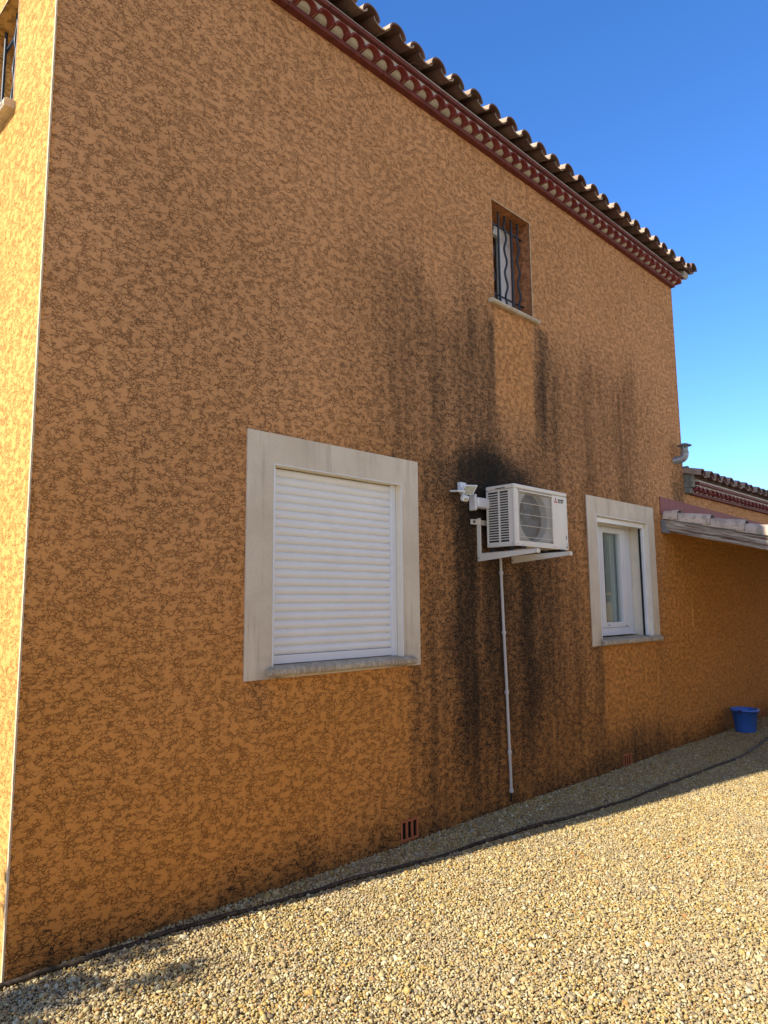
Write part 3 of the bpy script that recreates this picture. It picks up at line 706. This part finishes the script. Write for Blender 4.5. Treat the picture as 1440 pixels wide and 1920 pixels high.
# ------------------------------------------------------------------ lower wing beyond the right edge of the tall wall
WX1 = 16.0; WZ = 2.925
wing = thing('low_wing', (HX + .002, 0, 0), 'low wing with scalloped eaves adjoining the right edge of the tall house', 'building')
W5 = (9.76, 9.88, -.035, .115)
grid_wall(HX + .002, WX1, -.10, WZ, [W5], .06, 'front_wall', M['stucco'], wing)
for o in list(wing.children): o.location = (-(HX + .002), 0, 0)
MB().add([(WX1, 0, -.1), (WX1, 6, -.1), (WX1, 6, 3.6), (WX1, 0, WZ)], [(0, 1, 2, 3)]).build('side_wall', M['stucco_sun_tone'], wing)
air_brick(*W5, wing)
wroof = MB().prism_x([(-.11, 3.09), (4.0, 3.09 + 4.11 * .30), (4.0, 3.05 + 4.0 * .27), (-.06, 3.06)], HX + .03, WX1).build('roof', M['mortar'], wing)
eaves(wing, HX + .14, WX1, WZ, 7.74, 7.62 + .03, par=wroof, cour=4, seed=5)
# stepped mortar abutment against the tall wall
m = MB(); m.box(HX + .01, HX + .10, -.10, .3, 3.0, 3.18); m.box(HX + .01, HX + .055, -.06, .3, 3.18, 3.27); m.box(HX + .004, HX + .13, -.07, .1, 2.93, 3.0)
M['abut'] = simple('grey_mortar', (.20, .20, .17), .9, .1, .35, 20, .004, 60)
m.build('abutment_mortar', M['abut'], wroof, bevel=.012)

# ------------------------------------------------------------------ lean-to canopy
lean = thing('lean_to', (6.87, 0, 2.4), 'tiled lean-to canopy with a weathered wooden barge board and dull purple flashing', 'canopy')
SL = .262; LX1 = 13.0; LYE = -2.6
z_b = lambda y, base: base + SL * y
MB().prism_x([(-.004, 2.42), (LYE, 2.42 + SL * LYE), (LYE, 2.555 + SL * LYE), (-.004, 2.555)], 6.862, 6.892).build('barge_board', M['wood'], lean, bevel=.002)
m = MB(); m.prism_x([(-.004, 2.535), (LYE, 2.535 + SL * LYE), (LYE, 2.553 + SL * LYE), (-.004, 2.553)], 6.893, LX1); m.build('soffit_boards', M['membrane'], lean)
for k in range(9):
    x = 7.25 + k * .62
    MB().prism_x([(-.004, 2.435), (LYE, 2.435 + SL * LYE), (LYE, 2.534 + SL * LYE), (-.004, 2.534)], x, x + .07).build('rafter', M['membrane'], lean)
MB().box(6.90, LX1, LYE - .05, LYE + .05, 2.435 + SL * LYE - .13, 2.435 + SL * LYE).build('eave_beam', M['membrane'], lean)
for x in (6.95, 9.9, 12.9):
    MB().box(x, x + .12, LYE - .05, LYE + .05, -.05, 2.435 + SL * LYE - .13).build('post', M['wood'], lean, bevel=.006)
MB().add([(6.855, -.010, 2.60), (HX + .05, -.010, 2.575), (LX1, -.010, 2.50), (LX1, -.010, 2.735), (6.855, -.010, 2.815),
          (6.855, .001, 2.60), (HX + .05, .001, 2.575), (LX1, .001, 2.50), (LX1, .001, 2.735), (6.855, .001, 2.815)],
         [(0, 1, 2, 3, 4), (9, 8, 7, 6, 5), (0, 4, 9, 5), (4, 3, 8, 9), (0, 5, 6, 7, 2, 1)]).build('flashing', M['band'], lean)
# L-shaped zinc bracket at the foot of the board
m = MB(); m.prism_x([(-.004, 2.402), (-.098, 2.380), (-.096, 2.402), (-.062, 2.432), (-.046, 2.538), (-.004, 2.548)], 6.852, 6.861); m.build('metal_bracket', M['zinc'], lean, bevel=.001)
m = MB(); mo = MB()
rd = random.Random(8)
for k in range(25):
    x = 6.955 + .2432 * k
    for c in range(7):
        ylow = -.185 - .352 * c; yhigh = min(ylow + .44, -.012)
        zl_ = 2.562 + SL * ylow; zh = 2.562 + SL * yhigh
        r = .098 if k == 0 else .09
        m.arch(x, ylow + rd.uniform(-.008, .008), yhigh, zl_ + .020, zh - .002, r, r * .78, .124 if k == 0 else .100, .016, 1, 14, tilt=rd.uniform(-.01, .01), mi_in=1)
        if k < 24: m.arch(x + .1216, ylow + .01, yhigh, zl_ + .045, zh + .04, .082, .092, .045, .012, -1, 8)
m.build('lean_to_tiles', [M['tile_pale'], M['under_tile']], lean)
# mortar bed under the verge row
MB().prism_x([(-.012, 2.558), (-2.4, 2.558 - 2.388 * SL), (-2.4, 2.58 - 2.388 * SL), (-.012, 2.585)], 6.885, 7.02).build('mortar', M['mortar'], lean)

# ------------------------------------------------------------------ air conditioner
AX0, AX1, AY0, AY1, AZ0, AZ1 = 3.465, 4.245, -.327, -.055, 2.05, 2.54
ac = thing('air_conditioner', (3.855, -.19, 2.03), 'white outdoor air conditioning unit with fan grille mounted on the stained wall', 'air conditioner')
t_ = .012; zt0 = AZ1 - .038
# shell: floor, back, right side, front panel with fan opening, left louvred side
GX0, GX1, GZ0, GZ1 = 3.520, 4.012, 2.092, 2.498
m = MB()
m.box(AX0, AX1, AY0, AY1, AZ0, AZ0 + t_)
m.box(AX0, AX1, AY1 - t_, AY1, AZ0 + t_, zt0)
m.box(AX1 - t_, AX1, AY0, AY1 - t_, AZ0 + t_, zt0)
m.box(GX1, AX1 - t_, AY0, AY0 + t_, AZ0 + t_, zt0)
m.box(AX0, GX0, AY0, AY0 + t_, AZ0 + t_, zt0)
m.box(GX0, GX1, AY0, AY0 + t_, GZ1, zt0); m.box(GX0, GX1, AY0, AY0 + t_, AZ0 + t_, GZ0)
body = m.build('casing', M['acwhite'], ac, bevel=.0015)
m = MB(); m.box(AX0 - .003, AX1 + .003, AY0 - .003, AY1 + .003, zt0 + .003, AZ1); m.build('lid', M['acwhite'], ac, bevel=.010, segs=3)
# rounded front left corner post
m = MB(); m.tube([(AX0 + .011, AY0 + .011, AZ0 + .002), (AX0 + .011, AY0 + .011, zt0 + .002)], .0135, 16); m.build('corner_post', M['acwhite'], ac)
# left side louvres
LY0, LYm, LY1 = AY0 + .060, AY0 + .148, AY1 - .018
LZ0, LZ1 = 2.085, 2.508 - .018
ns = 20
m = MB()
m.box(AX0, AX0 + .006, AY0 + .022, LY0, AZ0 + t_, zt0); m.box(AX0, AX0 + .006, LY1, AY1 - t_, AZ0 + t_, zt0)
m.box(AX0, AX0 + .006, LY0, LY1, AZ0 + t_, LZ0); m.box(AX0, AX0 + .006, LY0, LY1, LZ1, zt0)
m.box(AX0 - .001, AX0 + .006, LYm - .008, LYm + .008, LZ0, LZ1)
hs = (LZ1 - LZ0) / ns
for k in range(1, ns):
    z = LZ0 + k * hs
    for a, b in ((LY0, LYm - .008), (LYm + .008, LY1)): m.box(AX0 - .001, AX0 + .003, a, b, z - .0036, z + .0036)
m.build('side_louvre', M['acwhite'], ac)
m = MB(); m.box(AX0 + .013, AX0 + .015, AY0 + .03, AY1 - t_ - .002, AZ0 + .014, zt0 - .002)
for k in range(4): m.tube([(AX0 + .018, LYm + .045, 2.26 + k * .055), (AX0 + .018, LYm + .085, 2.265 + k * .055)], .004, 8)
m.build('coil', M['fin'], ac)
m = MB(); m.box(AX0 + .06, AX1 - .02, AY0 + .15, AY0 + .155, AZ0 + .014, zt0 - .002); m.build('inner_panel', M['dark'], ac)
# recessed handle
MB().obox((AX0 - .0035, AY0 + .13, zt0 + .012), (1, 0, 0), (0, 1, 0), (0, 0, 1), .002, .045, .004).build('hand_grip', M['grey_ink'], ac)
# fan shroud: plate with round hole
cx, cz, rad = (GX0 + GX1) / 2 - .012, (GZ0 + GZ1) / 2 + .004, .203
m = MB(); n = 64; yo = AY0 + .018; vs = []
for i in range(n):
    w = 2 * PI * i / n; c, s_ = math.cos(w), math.sin(w)
    k = min(((GX1 - cx if c > 0 else cx - GX0) / max(abs(c), 1e-6)), ((GZ1 - cz if s_ > 0 else cz - GZ0) / max(abs(s_), 1e-6)))
    vs += [(cx + c * k, yo, cz + s_ * k), (cx + c * rad, yo, cz + s_ * rad), (cx + c * (rad - .012), yo + .05, cz + s_ * (rad - .012))]
fs = []
for i in range(n):
    j = (i + 1) % n; fs += [(3 * i, 3 * j, 3 * j + 1, 3 * i + 1), (3 * i + 1, 3 * j + 1, 3 * j + 2, 3 * i + 2)]
m.add(vs, fs); m.build('fan_shroud', M['shroud'], ac, fix=False)
# walls of the recess
m = MB()
m.box(GX0 - .002, GX0, AY0 + .002, yo, GZ0, GZ1); m.box(GX1, GX1 + .002, AY0 + .013, yo, GZ0, GZ1); m.box(GX0, GX1, AY0 + .002, yo, GZ1, GZ1 + .002); m.box(GX0, GX1, AY0 + .002, yo, GZ0 - .002, GZ0)
m.build('recess_rim', M['shroud'], ac)
m = MB(); m.lathe((0, 0, 0), [(0.001, 0), (.05, .0), (.055, .03), (.001, .032)], 24)
for k in range(3):
    a0 = 2 * PI * k / 3 + .4; n = 8; vs = []
    for i in range(n + 1):
        w = a0 + 1.55 * i / n
        for rr_, dz in ((.045, .0), (.12, .004), (.186, .008)):
            vs.append((rr_ * math.cos(w), rr_ * math.sin(w), .008 + .035 * (1 - i / n) + dz))
    m.add(vs, [(3 * i + q, 3 * i + q + 1, 3 * i + q + 4, 3 * i + q + 3) for i in range(n) for q in (0, 1)], 0, True)
m.v = [(cx + x, AY0 + .078 + z, cz + y) for x, y, z in m.v]
m.build('fan', M['fan'], ac)
# wire grille
m = MB(); yg = AY0 - .004
for k in range(5):
    z = GZ0 + .030 + k * (GZ1 - GZ0 - .045) / 4
    m.tube([(GX0 + .004, yg, z), (GX1 - .004, yg, z)], .0024, 6, False)
nv = 44
for k in range(nv + 1):
    x = GX0 + .008 + k * (GX1 - GX0 - .016) / nv
    m.tube([(x, yg + .004, GZ0 + .012), (x, yg + .004, GZ1 - .008)], (.0010) if 0 < k < nv else .002, 4, False)
m.build('fan_grille', M['acwhite'], ac)
m = MB(); m.box(GX0 + .004, GX1 - .002, AY0 - .010, AY0 + .004, GZ1 - .016, GZ1 - .006); m.build('grille_rail', M['acwhite'], ac, bevel=.002)
# emblem and lettering
m = MB()
def rhomb(cx_, cz_, ang, L, wd):
    ax = Vector((math.cos(ang), 0, math.sin(ang))); pr = Vector((-math.sin(ang), 0, math.cos(ang)))
    c = Vector((cx_, AY0 - .0015, cz_)); pts = [c, c + ax * L / 2 + pr * wd / 2, c + ax * L, c + ax * L / 2 - pr * wd / 2]
    m.add(pts, [(0, 1, 2, 3)])
ex, ez = 4.068, 2.455
for a in (PI / 2, PI / 2 + 2 * PI / 3, PI / 2 - 2 * PI / 3): rhomb(ex, ez, a, .030, .0175)
m.build('emblem', M['red'], ac, fix=False)
def text(body, x, z, size, mat, parent, name, sx=1.0):
    cu = bpy.data.curves.new(name, 'FONT'); cu.body = body; cu.size = size; cu.extrude = .0004; cu.offset = size * .012
    o = bpy.data.objects.new(name, cu); SC.collection.objects.link(o)
    dg = bpy.context.evaluated_depsgraph_get(); me = bpy.data.meshes.new_from_object(o.evaluated_get(dg))
    bpy.data.objects.remove(o)
    q = bpy.data.objects.new(name, me); SC.collection.objects.link(q); me.materials.append(mat)
    q.parent = parent; q.location = Vector((x, AY0 - .0016, z)) - parent.location; q.rotation_euler = (PI / 2, 0, 0); q.scale = (sx, 1, 1)
    return q
text("MITSUBISHI", 4.104, 2.461, .021, M['grey_ink'], ac, 'lettering', .86)
text("ELECTRIC", 4.104, 2.443, .021, M['grey_ink'], ac, 'lettering', .86)
m = MB(); y = AY0 - .0014
m.add([(4.206, y, 2.135), (4.226, y, 2.135), (4.226, y, 2.172), (4.206, y, 2.172)], [(0, 1, 2, 3)])
M['sticker'] = simple('grey_sticker', (.28, .31, .33), .5)
m.build('rating_label', M['sticker'], ac, fix=False)
m = MB(); m.add([(4.208, y, 2.066), (4.230, y, 2.066), (4.219, y, 2.088)], [(0, 1, 2)]); m.add([(4.209, y, 2.100), (4.229, y, 2.103), (4.219, y, 2.108)], [(0, 1, 2)]); m.add([(4.216, y, 2.090), (4.222, y, 2.090), (4.222, y, 2.099), (4.216, y, 2.099)], [(0, 1, 2, 3)])
m.build('warning_mark', M['grey_ink'], ac, fix=False)
for (x, z) in ((3.49, 2.064), (3.56, 2.064), (4.03, 2.064)): MB().tube([(x, AY0 - .003, z), (x, AY0, z)], .0035, 8).build('screw', M['zinc'], ac)
for y in (AY0 + .03, AY1 - .02): MB().tube([(AX0 - .003, y, 2.07), (AX0, y, 2.07)], .0035, 8).build('screw', M['zinc'], ac)
for x in (3.56, 4.14):
    m = MB(); m.box(x - .04, x + .04, AY0 - .01, AY1 + .005, AZ0 - .016, AZ0 - .0005); m.build('foot_rail', M['rubber'], ac, bevel=.003)

# wall bracket carrying the unit
br = thing('wall_bracket', (3.65, 0, 1.94), 'white steel wall bracket with two arms under the air conditioner', 'bracket')
for bx in (3.402, 3.868):
    m = MB(); m.box(bx, bx + .014, -.034, -.003, 1.942, 2.285); m.box(bx + .014, bx + .040, -.008, -.003, 1.942, 2.285)
    m.box(bx - .002, bx + .0, -.034, -.003, 1.942, 2.285)
    m.build('upright', M['bracket'], br, bevel=.002)
    m = MB(); m.prism_x([(-.010, 1.938), (-.545, 1.978), (-.545, 2.006), (-.010, 1.998)], bx - .004, bx + .003); m.prism_x([(-.036, 2.001), (-.545, 2.0065), (-.545, 2.0095), (-.036, 2.004)], bx + .003, bx + .042)
    m.build('arm', M['bracket'], br, bevel=.001)
    MB().box(bx + .001, bx + .044, -.556, -.546, 1.978, 2.010).build('end_cap', M['bracket'], br, bevel=.002)
    MB().tube([(bx - .009, -.020, 1.965), (bx - .004, -.020, 1.965)], .006, 8).build('bolt', M['zinc'], br)
    for yy in (-.12, -.30):
        m = MB(); m.tube([(bx + .045, yy, 2.010), (bx + .045, yy, 2.0335)], .020, 12); m.build('rubber_pad', M['rubber'], br)
m = MB(); m.box(3.318, 4.02, -.016, -.003, 2.232, 2.272); m.box(3.318, 4.02, -.026, -.016, 2.264, 2.272); m.box(3.318, 4.02, -.026, -.016, 2.232, 2.240)
rail_ = m.build('cross_rail', M['bracket'], br, bevel=.002)
m = MB(); m.tube([(3.345, -.028, 2.252), (3.345, -.0165, 2.252)], .010, 10); m.build('bolt', M['grey_ink'], br)

# refrigerant line cover leaving the wall
dc = thing('pipe_cover', (3.27, 0, 2.40), 'white plastic pipe cover between the wall and the air conditioner', 'pipe cover')
m = MB(); m.box(3.305, 3.333, -.070, -.001, 2.338, 2.470); m.build('flange', M['duct'], dc, bevel=.012, segs=4)
m = MB()
m.box(3.333, 3.50, -.080, -.001, 2.362, 2.446); m.build('duct', M['duct'], dc, bevel=.018, segs=4)

# floodlight
fl = thing('floodlight', (3.08, 0, 2.46), 'small white double-headed floodlight with motion sensor beside the air conditioner', 'floodlight')
m = MB(); m.box(3.165, 3.232, -.040, -.001, 2.480, 2.552); m.build('mount', M['pvc'], fl, bevel=.006)
MB().tube([(3.195, -.035, 2.500), (3.14, -.080, 2.462), (3.11, -.10, 2.43)], .011, 10).build('arm', M['pvc'], fl)
nrm = Vector((-.45, -.80, -.35)).normalized(); ax = Vector((.86, -.40, .03)); ax = (ax - nrm * ax.dot(nrm)).normalized(); up = nrm.cross(ax)
if up.z < 0: up = -up
up = (up + ax * .42).normalized()
c = Vector((3.175, -.105, 2.482))
m = MB(); m.obox(c, ax, up, nrm, .055, .042, .009); hd = m.build('lamp_head', M['pvc'], fl, bevel=.004)
m = MB(); m.obox(c + nrm * .0098, ax, up, nrm, .045, .033, .001); m.build('lens', M['led'], hd)
n2 = Vector((.06, .10, -1)).normalized(); a2 = Vector((-1, -.1, .25)); a2 = (a2 - n2 * a2.dot(n2)).normalized(); b2 = n2.cross(a2)
c = Vector((3.062, -.09, 2.460))
m = MB(); m.obox(c, a2, b2, n2, .052, .040, .006); hd = m.build('lamp_head', M['pvc'], fl, bevel=.004)
m = MB(); m.obox(c + n2 * .0068, a2, b2, n2, .042, .030, .001); m.build('lens', M['led'], hd)
m = MB(); n3 = Vector((-.3, -.8, -.5)).normalized(); a3 = Vector((1, -.3, 0)); a3 = (a3 - n3 * a3.dot(n3)).normalized(); b3 = n3.cross(a3)
m.obox((3.112, -.115, 2.408), a3, b3, n3, .030, .022, .020); sen = m.build('motion_sensor', M['pvc'], fl, bevel=.010, segs=3)
m = MB(); m.obox(Vector((3.112, -.115, 2.408)) + n3 * .0205, a3, b3, n3, .014, .010, .0012); m.build('sensor_lens', M['led'], sen)

# condensate drain pipe down the wall
dp = thing('drain_pipe', (3.71, 0, .1), 'thin pale plastic drain pipe running down the stained wall below the air conditioner', 'pipe')
px = lambda z: 3.735 - .052 * (z - .10) / 1.85
m = MB(); m.tube([(px(2.03), -.022, 2.03), (px(1.4), -.022, 1.4), (px(.9), -.024, .9), (px(.12), -.022, .12)], .0115, 12); m.build('tube', M['drain'], dp)
for z in (1.855, 1.37, .895, .425, .128):
    m = MB(); x = px(z); m.tube([(x, -.022, z - .012), (x, -.022, z + .012)], .018, 12); m.box(x, x + .026, -.020, -.001, z - .010, z + .010); m.build('pipe_clip', M['drain'], dp, bevel=.001)
MB().tube([(px(.12), -.022, .118), (px(.1), -.020, .08), (px(.1) + .003, -.012, .045)], .0075, 8).build('hose_end', M['rubber'], dp)

# flue on the wall near the right edge
fx = 7.36; zf = 3.30
flu = thing('flue_pipe', (fx, -.02, zf), 'grey metal flue elbow with conical cap at the wall edge above the low roof', 'flue')
m = MB(); pts = [(fx - .02, .02, zf)]
for i in range(9):
    w = PI / 2 * i / 8; pts.append((fx + .018 * math.sin(w), -.045 - .07 * math.sin(w), zf + .01 + .06 * (1 - math.cos(w))))
pts.append((pts[-1][0], pts[-1][1], zf + .085)); m.tube(pts, .047, 18); m.build('elbow', M['flue'], flu)
ex_, ey_ = pts[-1][0], pts[-1][1]
zc_ = zf - .046
m = MB(); m.lathe((ex_, ey_, zc_), [(.048, .130), (.051, .132), (.051, .141), (.048, .143)], 20); m.build('collar', M['flue'], flu)
m = MB(); m.lathe((ex_, ey_, zc_), [(.042, .141), (.045, .144), (.043, .185)], 20); m.build('upper_tube', M['flue'], flu)
m = MB()
for k in range(8):
    w = 2 * PI * k / 8 + .2; x, y = ex_ + .040 * math.cos(w), ey_ + .040 * math.sin(w); m.obox((x, y, zc_ + .205), (-math.sin(w), math.cos(w), 0), (math.cos(w), math.sin(w), 0), (0, 0, 1), .0085, .0015, .026)
m.build('cap_struts', M['flue'], flu)
m = MB(); m.lathe((ex_, ey_, zc_), [(.086, .220), (.088, .224), (.042, .246), (.0, .258)], 28); m.lathe((ex_, ey_, zc_), [(.086, .219), (.045, .230), (.0, .230)], 28); m.build('rain_cap', M['flue'], flu)

# ------------------------------------------------------------------ bucket
bx, by = 8.50, -.20
bk = thing('bucket', (bx, by, 0), 'blue plastic bucket standing on gravel against the wall beneath the canopy', 'bucket')
m = MB(); m.lathe((bx, by, 0), [(.0, .004), (.112, .004), (.118, .010), (.150, .255), (.163, .255), (.166, .262), (.166, .278), (.160, .284), (.146, .284), (.142, .270), (.112, .016), (.0, .014)], 40)
m.build('pail', M['bucket'], bk)
m = MB(); pts = [(bx - .168 * math.cos(w) * 1.0, by - .168 * math.sin(w) * 1.02, .262 - .012 * math.sin(w)) for w in [PI * i / 24 for i in range(25)]]
m.tube(pts, .0045, 8); m.build('handle', M['handle'], bk)
for s_ in (-1, 1): MB().box(bx + s_ * .166 - .012, bx + s_ * .166 + .012, by - .02, by + .02, .235, .280).build('handle_lug', M['handle'], bk, bevel=.004)

# ------------------------------------------------------------------ hose on the gravel
H = [(-1.6, .50), (-.8, .16), (-.35, .02), (-.014, -.030), (.192, -.058), (.433, -.062), (.695, -.084), (.958, -.125), (1.261, -.165), (1.591, -.215), (1.963, -.268), (2.357, -.335), (2.847, -.388), (3.389, -.452), (3.987, -.536), (4.707, -.612), (5.76, -.650), (6.754, -.68), (7.323, -.651), (8.249, -.56), (9.4, -.42), (10.6, -.40)]
def catmull(P, n=6):
    out = []
    for i in range(len(P) - 1):
        p0, p1, p2, p3 = P[max(i - 1, 0)], P[i], P[i + 1], P[min(i + 2, len(P) - 1)]
        for k in range(n):
            t = k / n
            out.append(tuple(.5 * (2 * p1[a] + (p2[a] - p0[a]) * t + (2 * p0[a] - 5 * p1[a] + 4 * p2[a] - p3[a]) * t * t + (3 * p1[a] - p0[a] - 3 * p2[a] + p3[a]) * t ** 3) for a in (0, 1)))
    out.append(P[-1]); return out
hp = [(x, y, .013 + .005 * math.sin(i * .35) + .003 * math.sin(i * .9)) for i, (x, y) in enumerate(catmull(H))]
ho = MB().tube(hp, .0115, 10).build('hose', M['hose'])
tag(ho, 'long dark brown hose lying on the gravel along the foot of the wall', 'hose')

# ------------------------------------------------------------------ unseen wall added behind the camera for the glass reflections and warm bounce
gw = thing('added_wall', (4, -9, 0), 'long tan wall added unseen behind the camera for glass reflections and bounce', 'wall')
MB().box(-16, 26, -9.1, -8.9, -.1, 2.65).build('masonry', M['stucco_sun_tone'], gw)
MB().box(-16, 26, -9.14, -8.86, 2.651, 2.70).build('coping', M['sill_clean'], gw, bevel=.01)

# ------------------------------------------------------------------ slender shrub left of the corner; its tip shades the gravel
def shrub():
    rd = random.Random(21); sx, sy = -2.25, .10
    t = thing('garden_shrub', (sx, sy, 0), 'slender olive-leaved garden shrub on the gravel left of the sunlit end wall', 'shrub')
    lf = NT('olive_leaf'); rn = lf.n('ShaderNodeNewGeometry').outputs['Random Per Island']
    lf.col(lf.mix(rn, (.055, .075, .03), (.11, .135, .065))); lf.rough(.6)
    bark = simple('shrub_bark', (.14, .10, .07), .9, .1, .2, 30)
    leaves = MB()
    for k in range(9):
        a = rd.uniform(0, 2 * PI); sp_ = rd.uniform(.08, .34); H_ = rd.uniform(1.45, 2.15); pts = []
        for i in range(9):
            f = i / 8; pts.append((sx + .02 * math.cos(a) + sp_ * f * math.cos(a) + .02 * math.sin(5 * f + k), sy + sp_ * f * math.sin(a) + .02 * math.cos(4 * f + k), -.02 + H_ * f))
        MB().tube(pts, [.012 * (1 - .8 * i / 8) for i in range(9)], 7).build('stem', bark, t)
        tip = Vector(pts[-1])
        for q in range(170):
            d = Vector((rd.gauss(0, 1), rd.gauss(0, 1), rd.gauss(0, 1.2))).normalized(); p = tip + Vector((0, 0, -.06)) + d * rd.uniform(0, .10)
            w = d.cross(Vector((rd.gauss(0, 1), rd.gauss(0, 1), rd.gauss(0, 1)))).normalized() * .012; leaves.add([p, p + d * .028 + w, p + d * .055, p + d * .028 - w], [(0, 1, 2, 3)])
        for q in range(210):
            f = rd.random() ** .7; i = min(int(f * 8), 7); g_ = f * 8 - i
            p = Vector(pts[i]).lerp(Vector(pts[i + 1]), g_); d = Vector((rd.gauss(0, 1), rd.gauss(0, 1), rd.gauss(.4, .6))).normalized()
            p = p + d * rd.uniform(.0, .07); L_ = rd.uniform(.03, .055); w = d.cross(Vector((rd.gauss(0, 1), rd.gauss(0, 1), rd.gauss(0, 1)))).normalized() * L_ * .17
            leaves.add([p, p + d * L_ * .5 + w, p + d * L_, p + d * L_ * .5 - w], [(0, 1, 2, 3)])
    leaves.build('foliage', lf.mat, t, fix=False)
shrub()

# ------------------------------------------------------------------ gravel
def gravel():
    sp = .0098
    xs = np.arange(-1.4, 11.0, sp); ys = np.arange(-4.0, .9, sp)
    X, Y = np.meshgrid(xs, ys); X = X.ravel() + rng.uniform(-.5, .5, X.size) * sp; Y = Y.ravel() + rng.uniform(-.5, .5, Y.size) * sp
    far = np.clip((X + 1) / 10, 0, 1)
    keep = ((Y < -.004) | (X < -.012)) & (Y > -(1.12 * np.maximum(X, -.3) + 1.25)) & (Y > -3.9) & (Y < .9) & ~((X > 2.4) & (Y < -3.4))
    keep &= ~((X < -.0) & (X < -1.3))
    X, Y = X[keep], Y[keep]
    n = len(X); big = rng.random(n)
    s = rng.uniform(.0038, .0070, n); s = np.where(big > .94, rng.uniform(.007, .0112, n), s); s = np.where(big > .9965, rng.uniform(.013, .018, n), s)
    Z = -.010 + rng.uniform(0, .015, n) + .010 * (np.sin(X * 2.1 + Y) * np.sin(Y * 3.3 + 1) * .5) * 1.0
    Z += np.where(big > .93, .002, 0)
    me = bpy.data.meshes.new('gravel'); me.vertices.add(n)
    me.vertices.foreach_set('co', np.stack([X, Y, Z], 1).astype(np.float32).ravel())
    a = me.attributes.new('sz', 'FLOAT_VECTOR', 'POINT')
    S3 = np.stack([s * rng.uniform(.8, 1.55, n), s * rng.uniform(.7, 1.15, n), s * rng.uniform(.55, .95, n)], 1)
    a.data.foreach_set('vector', S3.astype(np.float32).ravel())
    a = me.attributes.new('rot', 'FLOAT_VECTOR', 'POINT')
    R3 = np.stack([rng.normal(0, .5, n), rng.normal(0, .5, n), rng.uniform(0, 2 * PI, n)], 1); a.data.foreach_set('vector', R3.astype(np.float32).ravel())
    a = me.attributes.new('kind_id', 'INT', 'POINT'); a.data.foreach_set('value', rng.integers(0, 5, n).astype(np.int32))
    o = bpy.data.objects.new('gravel', me); SC.collection.objects.link(o); o['kind'] = 'stuff'; o['label'] = 'loose yellow and cream pebble gravel covering the ground along the wall'
    ng = bpy.data.node_groups.new('pebble_scatter', 'GeometryNodeTree')
    ng.interface.new_socket('Geometry', in_out='INPUT', socket_type='NodeSocketGeometry'); ng.interface.new_socket('Geometry', in_out='OUTPUT', socket_type='NodeSocketGeometry')
    N = ng.nodes; L = ng.links; gi = N.new('NodeGroupInput'); go_ = N.new('NodeGroupOutput')
    joins = N.new('GeometryNodeGeometryToInstance')
    for k in range(5):
        ico = N.new('GeometryNodeMeshIcoSphere'); ico.inputs['Radius'].default_value = 1.0; ico.inputs['Subdivisions'].default_value = 2
        pos = N.new('GeometryNodeInputPosition'); nz = N.new('ShaderNodeTexNoise'); nz.noise_dimensions = '4D'
        nz.inputs['Scale'].default_value = .85; nz.inputs['Detail'].default_value = 1.0; nz.inputs['W'].default_value = 3.7 * k
        L.new(pos.outputs[0], nz.inputs['Vector'])
        sub = N.new('ShaderNodeVectorMath'); sub.operation = 'SUBTRACT'; sub.inputs[1].default_value = (.5, .5, .5); L.new(nz.outputs['Color'], sub.inputs[0])
        sc = N.new('ShaderNodeVectorMath'); sc.operation = 'SCALE'; sc.inputs['Scale'].default_value = 1.5; L.new(sub.outputs[0], sc.inputs[0])
        st = N.new('GeometryNodeSetPosition'); L.new(ico.outputs[0], st.inputs['Geometry']); L.new(sc.outputs[0], st.inputs['Offset'])
        sm = N.new('GeometryNodeSetShadeSmooth'); L.new(st.outputs[0], sm.inputs[0])
        mt = N.new('GeometryNodeSetMaterial'); mt.inputs['Material'].default_value = M['pebble']; L.new(sm.outputs[0], mt.inputs[0])
        L.new(mt.outputs[0], joins.inputs[0])
    ip = N.new('GeometryNodeInstanceOnPoints'); m2p = N.new('GeometryNodeMeshToPoints')
    def at(nm, ty):
        q = N.new('GeometryNodeInputNamedAttribute'); q.data_type = ty; q.inputs['Name'].default_value = nm; return q.outputs[0]
    L.new(gi.outputs[0], m2p.inputs[0]); L.new(m2p.outputs[0], ip.inputs['Points']); L.new(joins.outputs[0], ip.inputs['Instance'])
    ip.inputs['Pick Instance'].default_value = True; L.new(at('kind_id', 'INT'), ip.inputs['Instance Index'])
    e2r = N.new('FunctionNodeEulerToRotation'); L.new(at('rot', 'FLOAT_VECTOR'), e2r.inputs[0]); L.new(e2r.outputs[0], ip.inputs['Rotation'])
    L.new(at('sz', 'FLOAT_VECTOR'), ip.inputs['Scale']); L.new(ip.outputs[0], go_.inputs[0])
    md = o.modifiers.new('scatter', 'NODES'); md.node_group = ng
    print('pebbles', n)
gravel()
